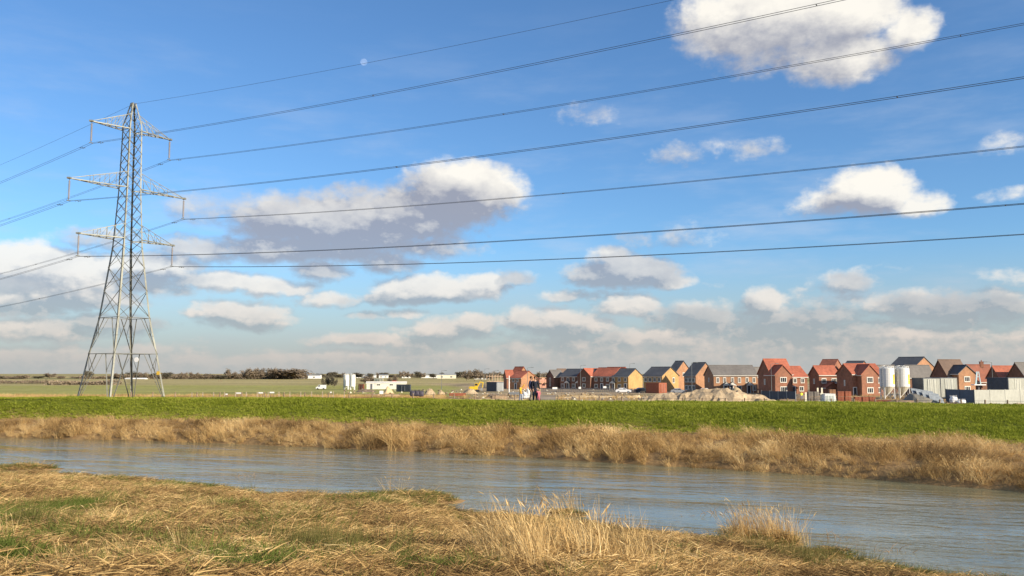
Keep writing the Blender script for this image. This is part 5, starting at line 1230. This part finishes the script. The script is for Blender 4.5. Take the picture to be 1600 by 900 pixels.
    for k in range(1500):
        if r.random() < .62: px, Y = r.uniform(540, 1010), 105 + 190 * r.random() ** 1.3
        else: px, Y = r.uniform(1180, 1610), r.uniform(112, 175)
        x = (px - 800) / F * Y; z = float(height(x, Y)) if Y < 110 else LAND; s = r.uniform(.15, .55); a = r.uniform(0, 3.14); u = Vector((math.cos(a), math.sin(a), r.uniform(-.2, .3))).normalized(); w = u.cross(Z).normalized(); mi = r.choice((0, 0, 1, 1, 2, 3))
        if r.random() < .25: m.obox((x, Y, z), u * s * 4, w * .15, Z * .08, mi)
        else:
            p = Vector((x, Y, z + s * .3)); q = [p + u * s * r.uniform(.6, 1), p + w * s * r.uniform(.6, 1), p - u * s * r.uniform(.6, 1), p - w * s * r.uniform(.6, 1)]; t, b = p + Z * s * r.uniform(.5, .9), p - Z * s * .5
            for i in range(4): m.poly([q[i], q[(i + 1) % 4], t], mi); m.poly([q[(i + 1) % 4], q[i], b], mi)
    tag(m.build('site_rubble', [RUBM, EARTH, CONC, CREAM]), 'loose rubble, boards and stones littering the bare ground of the building site', 'rubble', kind='stuff')
    def timber(px, row, Y, L, n, rz, label, mt, name='timber_stack', cat='timber stack', group='stacks of timber and pipe on the site', round_=False):
        q = at(px, row, Y); q.z = LAND; T = thing(name, q, label, cat, group, R(rz))
        for l in range(3):
            for i in range(n - (l if round_ else 0)):
                m = MB(); y = (i - n / 2 + (.5 * l if round_ else 0)) * .24; z = .13 + l * .24
                if round_: m.tube([Vector((-L / 2, y, z)), Vector((L / 2, y, z))], .115, 8)
                else: m.box((random.Random(i + l * 9 + px).uniform(-.08, .08), y, z), (L, .2, .2))
                link('pipe' if round_ else 'beam', m.mesh('beam', mt), T)
    timber(612, 614, 200, 3.2, 5, 10, 'pale timber stack right of the peaked sand heap', mat('timber', (.50, .36, .24))); timber(583, 614, 205, 3.0, 5, -14, 'pale timber stack left of the peaked sand heap', mat('timber', (.50, .36, .24)))
    timber(715, 612, 215, 4.0, 4, 6, 'orange pipe stack between the lone lamp and the excavator', RUSTB, round_=True); timber(805, 611, 225, 3.0, 4, -10, 'grey pipe stack at the foot of the tall white post', SHEET, round_=True); timber(779, 615, 190, 3.4, 5, 20, 'timber stack in front of the grey site container', WOOD)
    timber(1228, 616, 165, 3.0, 5, 8, 'weathered timber stack in front of the low dark board fence', WOOD); timber(1375, 618, 160, 3.6, 4, -12, 'pipe stack below the left one of the tall white silos', RUSTB, round_=True); timber(1412, 619, 158, 3.0, 5, 14, 'timber stack below the right one of the tall white silos', WOOD)
    # twigs and stems standing in the shallows
    m = MB(); r = random.Random(3)
    for px, row, n in ((388, 745, 14), (1118, 803, 8), (1312, 843, 10), (1388, 862, 14), (958, 805, 7), (235, 745, 9), (1085, 806, 6)):
        c = on_plane(px, row, 0)
        for k in range(n):
            p = c + Vector((r.gauss(0, .35), r.gauss(0, .12), -.1)); h = r.uniform(.08, .42); d = Vector((r.gauss(0, .7), r.gauss(0, .3), 1)).normalized(); m.tube([p, p + d * h * .6, p + d * h + Vector((r.gauss(0, .1), 0, -.03))], [.010, .008, .003], 4)
    tag(m.build('water_weed', WOOD), 'dark twigs and dead stems poking out of the river shallows', 'twigs', kind='stuff')
    # old stumps on the embankment
    for px, row, lb in ((552, 652.5, 'weathered brown tree stump above the reeds, left one of two'), (698, 656.5, 'weathered brown tree stump above the reeds, right one of two')):
        zz = 1.6
        for _ in range(6): q = on_plane(px, row, zz); zz = float(height(q.x, q.y))
        q = on_plane(px, row, zz); T = thing('tree_stump', q, lb, 'stump'); rr = random.Random(px); m = MB(); pr = []
        m.lathe(q - Z * .1, [(.30, 0), (.24, .2), (.22, .36), (.2, .40)], 11)
        m.v = [tuple(Vector(v) + Vector((rr.uniform(-.03, .03), rr.uniform(-.03, .03), rr.uniform(-.04, .04)))) for v in m.v]; m.build('trunk', WOOD, T)
        for k in range(4):
            a = k * 1.6 + .4; u = Vector((math.cos(a), math.sin(a), 0)); MB().tube([q + u * .15 + Z * .15, q + u * .38 + Z * .05, q + u * .55 - Z * .08], [.12, .09, .05], 6).build('root', WOOD, T)
build_site()

# ------------------------------------------------------------------ fence on the back of the embankment
def build_fence():
    T = None; pts = []; rr = random.Random(5); px = 205
    while px < 1660:
        row = np.interp(px, [200, 450, 800, 1000, 1250, 1600], [612.5, 613, 616, 620.5, 622.5, 625]); x = (px - 800) / F * 68
        Y = float(ip(CREST, np.array([x]))[0]) + 5.2; p = at(px, row, Y); pts.append(p)
        px += rr.uniform(30, 36)
    b = pts[0].copy(); b.z = LAND; T = thing('wire_fence', b, 'long post and wire fence along the back of the embankment', 'fence')
    for p in pts:
        g = float(height(p.x, p.y)); lean = Vector((rr.gauss(0, .03), rr.gauss(0, .03), 0)); m = MB(); m.tube([Vector((p.x, p.y, g - .2)), p + lean], [.055, .05], 7); m.build('post', WOOD, T)
    for k, dz in enumerate((.08, .35, .65)):
        MB().tube([p + Vector((.06, -.05, -dz)) for p in pts], .008, 4).build('wire', CABLE, T)
    # field fence: thin pale posts further out on the left
    pts = [at(px, np.interp(px, [230, 530], [613.5, 611.5]), 128) for px in range(300, 545, 17)]
    T = thing('wire_fence', Vector((pts[0].x, 128, LAND)), 'thin post fence crossing the pasture behind the pylon', 'fence')
    for p in pts: MB().bar((p.x, p.y, LAND - .1), p, .09).build('post', mat('pale_wood', (.42, .34, .25), .9, .2, 2.), T)
    for dz in (.1, .5): MB().tube([p - Z * dz for p in pts], .012, 4).build('wire', CABLE, T)
build_fence()

# ------------------------------------------------------------------ trees and far buildings
BARK = mat('bark', (.10, .075, .055), .9, .3, 4.); TWIG = mat('bare_twigs', (.19, .145, .10), .95, .35, .15, col2=(.31, .24, .165)); TWIG2 = mat('dark_twigs', (.11, .10, .072), .95, .35, .15, col2=(.20, .17, .115))
def tree_meshes(seed, h, w, n, tw):
    """trunk with limbs, and a crown of small twig-clump faces gathered round the limbs; base at the origin"""
    r = random.Random(seed); m = MB(); tips = []; hb = h * .28
    m.tube([Vector((0, 0, -.2)), Vector((0, 0, hb)), Vector((r.uniform(-.1, .1) * w, 0, h * .62))], [h * .035, h * .026, h * .010], 6)
    for k in range(9):
        a = r.uniform(0, 6.28); z0 = hb * r.uniform(.7, 1.6); p = Vector((0, 0, z0)); e = Vector((math.cos(a) * w * .5 * r.uniform(.45, .95), math.sin(a) * w * .5 * r.uniform(.45, .95), h * r.uniform(.45, .93)))
        mid = p.lerp(e, .5) + Vector((0, 0, -h * .04)); m.tube([p, mid, e], [h * .014, h * .009, h * .004], 5); tips += [mid, e, p.lerp(e, .75)]
    V = []; Fc = []
    for k in range(n):
        c = r.choice(tips); s = h * .115; p = c + Vector((r.gauss(0, s), r.gauss(0, s), r.gauss(0, s * .8)))
        if p.z < h * .12: continue
        d = Vector((r.uniform(-1, 1), r.uniform(-1, 1), r.uniform(-.4, 1))).normalized(); u = d.cross(Vector((r.uniform(-1, 1), r.uniform(-1, 1), r.uniform(-1, 1)))).normalized(); L, W_ = h * r.uniform(.05, .11), h * r.uniform(.018, .042)
        i = len(V); V += [tuple(p - d * L), tuple(p + u * W_), tuple(p + d * L), tuple(p - u * W_)]; Fc.append((i, i + 1, i + 2, i + 3))
    me = bpy.data.meshes.new('crown'); me.from_pydata(V, [], Fc); me.materials.append(tw)
    return m.mesh('trunk', BARK), me
def build_trees():
    kinds = [tree_meshes(300 + k, 8, [9, 12, 7, 10, 14][k], 1300, TWIG if k % 2 else TWIG2) for k in range(5)]
    protos = []
    lab = {0: 'bare brown tree in the far hedgerow line under the pale sky'}
    def tree(px, top, wpx, Y, k, label, group, name='bare_tree', cat='tree'):
        p = at(px, top, Y); b = Vector((p.x, Y, LAND)); H = p.z - LAND; T = thing(name, b, label, cat, group); W = wpx / F * Y; sx = W / [9, 12, 7, 10, 14][k]; s = H / 8 * 1.10
        T.scale = (sx, sx, s); T.rotation_euler.z = (px * 1.7) % 6.28
        link('trunk', kinds[k][0], T); link('crown', kinds[k][1], T)
    rr = random.Random(9); line = []
    prof = [(0, 588), (20, 589), (60, 588), (78, 584), (95, 588), (120, 588.5), (140, 581), (160, 588), (185, 584), (205, 582.5), (225, 583), (245, 583.5), (260, 583), (275, 584.5), (288, 583), (303, 583), (320, 585), (333, 586), (345, 587)]
    for i, (px, tp) in enumerate(prof): tree(px, tp, rr.uniform(13, 22), rr.uniform(760, 880), rr.choice((0, 1, 3)), 'bare brown tree in the long far hedgerow behind the pylon', 'bare trees of the far hedgerow')
    for px, tp, w in ((361, 579, 20), (382, 580, 20), (392, 577.5, 16), (404, 577.2, 22), (416, 578, 20), (428, 577.5, 24), (441, 578.5, 60), (455, 578.5, 60), (467, 579, 20), (398, 580, 30), (435, 580, 30)):
        tree(px, tp, w, rr.uniform(790, 840), rr.choice((1, 4, 3)), 'large bare tree %s in the wooded clump right of the pylon' % {382: 'standing leftmost', 392: 'second from the left', 404: 'third from the left', 416: 'fourth from the left', 428: 'in the very middle', 441: 'just past the middle', 455: 'second from the right', 467: 'standing rightmost', 398: 'low and wide at left', 435: 'low and wide mid way'}[px] if px > 370 else 'round bare tree standing alone left of the wooded clump', 'trees of the wooded clump' if px > 370 else None)
    for i in range(26):
        px = 478 + i * 12.4 + rr.uniform(-4, 4); tree(px, rr.uniform(581.5, 586), rr.uniform(9, 16), rr.uniform(930, 1050), rr.choice((0, 1, 2)), 'small dark bare tree on the far skyline above the white roofs', 'small trees on the far skyline')
    for px, tp, w in ((729, 581, 16), (741, 579.5, 20), (752, 581, 16), (765, 583, 14), (846, 583, 16), (851, 584, 12)): tree(px, tp, w, rr.uniform(560, 640), rr.choice((1, 3)), 'bare grey tree, %s of four left of the orange houses' % {729: 'leftmost', 741: 'second from left', 752: 'third from left', 765: 'nearest the houses,'}[px] if px < 800 else 'bare %s tree showing between the walkers and the terrace' % ('wider left' if px < 850 else 'narrower right'), 'bare trees by the orange houses' if px < 800 else 'bare trees between the walkers and the terrace')
    for px, tp, w, lb in ((509, 588, 17, 'rounded brown bush left of the slim white silos, left one of two'), (522, 589.5, 15, 'rounded brown bush left of the slim white silos, right one of two')): tree(px, tp, w, 330, 4, lb, None, 'bare_bush', 'bush')
    for px, tp, w, lb in ((570, 590, 14, 'dark bush behind the small dark red container'), (578, 589, 16, 'dark bush left of the cream site cabin'), (614, 588.5, 16, 'dark bush behind the red canopy')): tree(px, tp, w, 470, 1, lb, None, 'bare_bush', 'bush')
    # far hedges: continuous masses of twigs
    def hedge(name, px0, px1, Y, top, th, mt, label, seed, dens):
        r = random.Random(seed); a, b = at(px0, top, Y), at(px1, top, Y); L = b.x - a.x; H = a.z - LAND; V = []; Fc = []
        for i in range(int(L * dens)):
            x = a.x + r.random() * L
            if math.sin(x * .052 + seed * 2) + math.sin(x * .019 + seed) < -1.0 and top > 584.5 and px1 < 400: continue
            hh = H * (.66 + .22 * math.sin(x * .11 + seed) * math.sin(x * .037) + .12 * math.sin(x * .7 + seed) * math.sin(x * .31)); z = LAND + hh * r.random() ** .7; p = Vector((x, Y + r.uniform(-th, th), z)); s = r.uniform(.5, 1.1) * H * .2
            d = Vector((r.uniform(-1, 1), r.uniform(-1, 1), r.uniform(-.3, 1))).normalized(); u = d.cross(Vector((r.uniform(-1, 1), 1, r.uniform(-1, 1)))).normalized(); j = len(V)
            V += [tuple(p - d * s), tuple(p + u * s * .45), tuple(p + d * s), tuple(p - u * s * .45)]; Fc.append((j, j + 1, j + 2, j + 3))
        me = bpy.data.meshes.new(name); me.from_pydata(V, [], Fc); me.materials.append(mt); tag(link(name, me), label, 'hedge', kind='stuff')
    hedge('far_hedge', -300, 345, 850, 584.6, 4, TWIG, 'long brown hedge along the far side of the left fields', 1, 60)
    hedge('far_hedge', 345, 480, 845, 584.5, 5, TWIG, 'brown undergrowth below the wooded clump', 2, 60)
    hedge('far_hedge', 478, 800, 1060, 584.8, 5, TWIG2, 'dark hedge along the skyline above the olive field', 3, 40)
    hedge('field_hedge', -200, 72, 470, 592.5, 4, TWIG, 'brown hedge in the middle of the left fields', 4, 60)
    hedge('field_hedge', 74, 186, 420, 591, 4, TWIG, 'taller brown hedge left of the pylon feet', 5, 60)
    hedge('field_hedge', 800, 1620, 1000, 584, 4, TWIG2, 'dark hedge on the skyline behind the new houses', 6, 30)
    # low white buildings on the skyline
    def low(px0, px1, top, base_row, Y, label, col=WHITE):
        h = House(label, px0, Y, 4, 'low white buildings on the far skyline', 'low_building', 'building'); L = h.run(h.C, h.r, px1); e = at(800, top + .5, Y).z - LAND; h.block(L, 9, e, at(800, top - .6, Y).z - LAND, 'L', col, SHEET if px0 != 195 else WHITE, over=.3)
        n = max(2, int(L / 9))
        for i in range(n): h.window('R', L * (i + .5) / n, e * .45, 2.2, e * .35)
    low(195, 229, 591.6, 594, 800, 'low white farm building in the hedge left of the pylon')
    low(461, 502, 586.3, 590, 900, 'long low white building right of the wooded clump')
    low(557, 588, 586, 589, 1010, 'low white building on the skyline above the slim white silos'); low(592, 607, 586.2, 589, 1000, 'short white building on the skyline above the cream cabin')
    low(628, 642, 586.5, 589, 990, 'small white building on the skyline above the dark grey container'); low(656, 684, 586, 589, 1000, 'white building on the skyline left of the lone street lamp'); low(683, 713, 585.2, 588.5, 900, 'long pinkish white building on the skyline above the lone lamp', CREAM); low(741, 764, 587.4, 589.5, 800, 'low white building on the skyline behind the excavator')
    T = thing('wooden_frame', at(344, 600, 560), 'thin pale wooden frame standing out in the olive field', 'frame'); a, b = at(342, 594, 560), at(346, 594, 560); T.location = Vector((a.x, 560, LAND))
    for q in (a, b): MB().bar((q.x, 560, LAND), (q.x, 560, a.z), .18).build('post', WOOD, T)
    MB().bar(Vector((a.x - .1, 560, a.z + .1)), Vector((b.x + .1, 560, a.z + .1)), .18).build('crossbar', WOOD, T)
build_trees()
# ------------------------------------------------------------------ people
SKIN = mat('skin', (.50, .29, .20), .6, .08, 6.)
def skin_mesh(name, verts, edges, radii, mt, root=0, sub=1):
    me = bpy.data.meshes.new(name + '_skeleton'); me.from_pydata(verts, edges, []); o = bpy.data.objects.new(name + '_skeleton', me); COL.objects.link(o)
    md = o.modifiers.new('skin', 'SKIN'); md.use_smooth_shade = True
    for i, r in enumerate(radii):
        sv = me.skin_vertices[0].data[i]; sv.radius = r if isinstance(r, tuple) else (r, r); sv.use_root = (i == root)
    sb = o.modifiers.new('sub', 'SUBSURF'); sb.levels = sub; sb.render_levels = sub
    dg = bpy.context.evaluated_depsgraph_get(); out = bpy.data.meshes.new_from_object(o.evaluated_get(dg)); out.name = name
    bpy.data.objects.remove(o); out.materials.clear(); out.materials.append(mt); out.polygons.foreach_set('use_smooth', [True] * len(out.polygons)); return out
def cloth(name, col, rough=.85): return mat(name, col, rough, .15, 12.)
def person(label, p, rz, H, arms, legs, top, trousers, hair, shoes, coat=.0, lean=0., group=None, top_name='jacket', look=0.):
    """arms: per side (elbow, wrist) offsets from the shoulder in H; legs: per side (knee, ankle) offsets from the hip; x is the person's left-right, -y forward"""
    T = thing('person', p, label, 'person', group, rz); S = lambda x, y, z: (x * H, y * H, z * H); L = lean
    pel, bel, che, nek, hb, hc, ht = S(0, 0, .525), S(0, -L * .3, .62), S(0, -L * .8, .74), S(0, -L, .835), S(0, -L - .004, .87), S(0, -L - .012, .925), S(0, -L - .004, .972)
    V = [pel, bel, che, nek, hb, hc, ht]; E = [(0, 1), (1, 2), (2, 3), (3, 4), (4, 5), (5, 6)]; RD = [(.072 * H, .055 * H), (.062 * H, .048 * H), (.078 * H, .055 * H), (.03 * H,) * 2, (.036 * H,) * 2, (.044 * H, .052 * H), (.026 * H,) * 2]
    tV, tE, tR = [pel, bel, che, S(0, -L * .98, .815)], [(0, 1), (1, 2), (2, 3)], [(.088 * H, .068 * H), (.078 * H, .060 * H), (.092 * H, .066 * H), (.05 * H, .045 * H)]
    if coat: tV.append(S(0, 0, .525 - coat)); tE.append((0, 4)); tR.append((.098 * H, .078 * H))
    lV, lE, lR = [S(0, 0, .55), pel], [(0, 1)], [(.076 * H, .058 * H), (.078 * H, .06 * H)]; hands = MB(); eyes = MB(); sh = MB()
    for i, s in enumerate((-1, 1)):
        shd = Vector((s * .108, -L * .9, .80)); e, w = Vector(arms[i][0]), Vector(arms[i][1]); el, wr = shd + e, shd + w
        n = len(V); V += [S(*shd), S(*el), S(*wr), S(*(wr + (wr - el).normalized() * .045))]; E += [(2, n), (n, n + 1), (n + 1, n + 2), (n + 2, n + 3)]; RD += [.030 * H, .023 * H, .015 * H, (.012 * H, .022 * H)]
        k = len(tV); tV += [S(*shd), S(*el), S(*(el.lerp(wr, .93)))]; tE += [(2, k), (k, k + 1), (k + 1, k + 2)]; tR += [.043 * H, .034 * H, .026 * H]
        d = (wr - el).normalized(); q = d.cross(Vector((0, -1, .01))).normalized(); pm = wr + d * .05                 # fingers and thumb rooted in the palm
        for f in range(4):
            b = pm + q * (f - 1.5) * .0105; ln = (.036, .042, .040, .030)[f]; cu = Vector((0, -.35, 0)); hands.tube([Vector(S(*b)), Vector(S(*(b + d * ln * .5))), Vector(S(*(b + (d + cu * .6).normalized() * ln)))], [.0052 * H, .0048 * H, .0036 * H], 5)
        b = wr + d * .02 - q * .016; hands.tube([Vector(S(*b)), Vector(S(*(b - q * .014 + d * .016))), Vector(S(*(b - q * .016 + d * .032)))], [.006 * H, .0055 * H, .004 * H], 5)
        hip = Vector((s * .052, 0, .51)); kn, an = hip + Vector(legs[i][0]), hip + Vector(legs[i][1])
        n = len(V); V += [S(*hip), S(*kn), S(*an)]; E += [(0, n), (n, n + 1), (n + 1, n + 2)]; RD += [.052 * H, .034 * H, .022 * H]
        k = len(lV); lV += [S(*hip), S(*kn), S(*(an + Vector((0, 0, .012))))]; lE += [(1, k), (k, k + 1), (k + 1, k + 2)]; lR += [.062 * H, .045 * H, .036 * H]
        a = Vector(S(*an)); fx = Vector((0, -1, 0)); m0 = a - fx * .02 * H
        sh.obox(m0 + Vector((-.026 * H, .022 * H, -.045 * H)), (.052 * H, 0, 0), fx * .15 * H, (0, 0, .030 * H)); sh.obox(m0 + Vector((-.024 * H, .020 * H, -.016 * H)), (.048 * H, 0, 0), fx * .085 * H, (0, 0, .04 * H))
        eyes.box(S(s * .017, -L - .058, .93), (.010 * H, .010 * H, .007 * H))
    # nose and ears grow out of the head
    n = len(V); V += [S(0, -L - .062, .918)]; E += [(5, n)]; RD += [.008 * H]
    link('body', skin_mesh('body', V, E, RD, SKIN, 0, 2), T)
    link('hands', hands.mesh('hands', SKIN, smooth=True), T); link('eyes', eyes.mesh('eyes', RUBBER), T)
    m = MB()
    for s in (-1, 1): m.tube([Vector(S(s * .043, -L - .01, .905)), Vector(S(s * .052, -L - .004, .922)), Vector(S(s * .046, -L - .006, .94))], [.006 * H, .010 * H, .007 * H], 6)
    m.box(S(0, -L - .056, .893), (.022 * H, .01 * H, .006 * H)); link('ears', m.mesh('ears', SKIN, smooth=True), T)
    link(top_name, skin_mesh(top_name, tV, tE, tR, top, 0, 2), T); link('trousers', skin_mesh('trousers', lV, lE, lR, trousers, 1, 2), T)
    link('shoes', sh.mesh('shoes', shoes), T)
    bm = bmesh.new(); bmesh.ops.create_uvsphere(bm, u_segments=14, v_segments=10, radius=.06 * H)
    for v in bm.verts:
        c = v.co.copy(); v.co = Vector((c.x * .9, c.y * 1.03, c.z * .95)) + Vector(S(0, -L + .004, .945))
    bmesh.ops.delete(bm, geom=[f for f in bm.faces if f.calc_center_median().y < (-L - .022) * H and f.calc_center_median().z < .962 * H or f.calc_center_median().z < .905 * H], context='FACES')
    me = bpy.data.meshes.new('hair'); bm.to_mesh(me); bm.free(); me.polygons.foreach_set('use_smooth', [True] * len(me.polygons)); me.materials.append(hair); link('hair', me, T)
    return T

def build_people():
    navy, black, olive, beige, jeans = cloth('navy_cloth', (.020, .026, .065)), cloth('black_cloth', (.014, .016, .028)), cloth('olive_cloth', (.045, .042, .030)), cloth('beige_cloth', (.24, .19, .145)), cloth('jeans_cloth', (.035, .045, .075))
    pink, yel, grey, dk = cloth('pink_cloth', (.60, .18, .22)), cloth('yellow_cloth', (.78, .42, .03)), cloth('grey_cloth', (.22, .24, .30)), cloth('dark_shoe', (.03, .026, .022))
    brown, fair = cloth('brown_hair', (.09, .045, .022)), cloth('fair_hair', (.30, .17, .07))
    def spot(px, Y):
        x = (px - 800) / F * Y; return Vector((x, Y, float(height(x, Y)) + .01))
    Yc = float(ip(CREST, np.array([1.4]))[0])
    walk1 = [((.0, -.05, -.24), (.0, .05, -.465)), ((.01, .045, -.24), (.01, .10, -.455))]; walk2 = [((.0, .02, -.245), (.0, .07, -.465)), ((.0, -.07, -.235), (.0, -.06, -.465))]
    person('adult in a navy jacket and beige trousers walking along the embankment', spot(830, Yc + .2), R(60), 1.74, [((-.03, .03, -.17), (-.02, -.03, -.32)), ((.03, -.03, -.17), (.02, -.10, -.31))], walk1, navy, beige, brown, dk, coat=.03, group=None)
    person('adult in a dark coat and jeans holding the hand of the small child', spot(836, Yc + .1), R(20), 1.74, [((-.02, .02, -.17), (-.0, -.03, -.32)), ((.05, -.0, -.17), (.07, -.03, -.325))], walk2, black, jeans, brown, dk, coat=.10)
    person('adult in a long olive coat half hidden behind the one holding the child', spot(839.3, Yc + .75), R(-70), 1.62, [((-.03, .02, -.17), (-.02, -.04, -.31)), ((.03, -.02, -.17), (.02, -.06, -.31))], walk1, olive, olive, brown, dk, coat=.14, lean=.03, top_name='coat')
    person('toddler in pink led by the hand at the right of the walkers', spot(841.3, Yc - .15), R(15), .84, [((-.04, -.02, -.08), (-.03, -.03, .10)), ((.04, .0, -.15), (.04, -.04, -.26))], walk2, pink, pink, fair, WHITE, coat=.02)
    person('child in a yellow jacket pointing upwards, a few steps ahead of the adults', spot(813.3, Yc + .1), R(70), 1.16, [((-.02, -.02, -.16), (-.0, -.09, -.24)), ((.0, -.13, .08), (.01, -.21, .22))], walk2, yel, grey, fair, dk, coat=.03)
    q = at(1252, 606.3, 181); q.z = LAND
    person('site worker in a bright yellow vest behind the low dark board fence', q, R(30), at(1252, 606.3, 181).z - LAND if at(1252, 606.3, 181).z - LAND < 2.2 else 1.85, [((-.02, .0, -.17), (-.0, -.05, -.31)), ((.02, -.02, -.17), (.0, -.10, -.28))], walk2, cloth('hivis_cloth', (.75, .80, .06)), grey, YEL, dk, top_name='vest')
build_people()
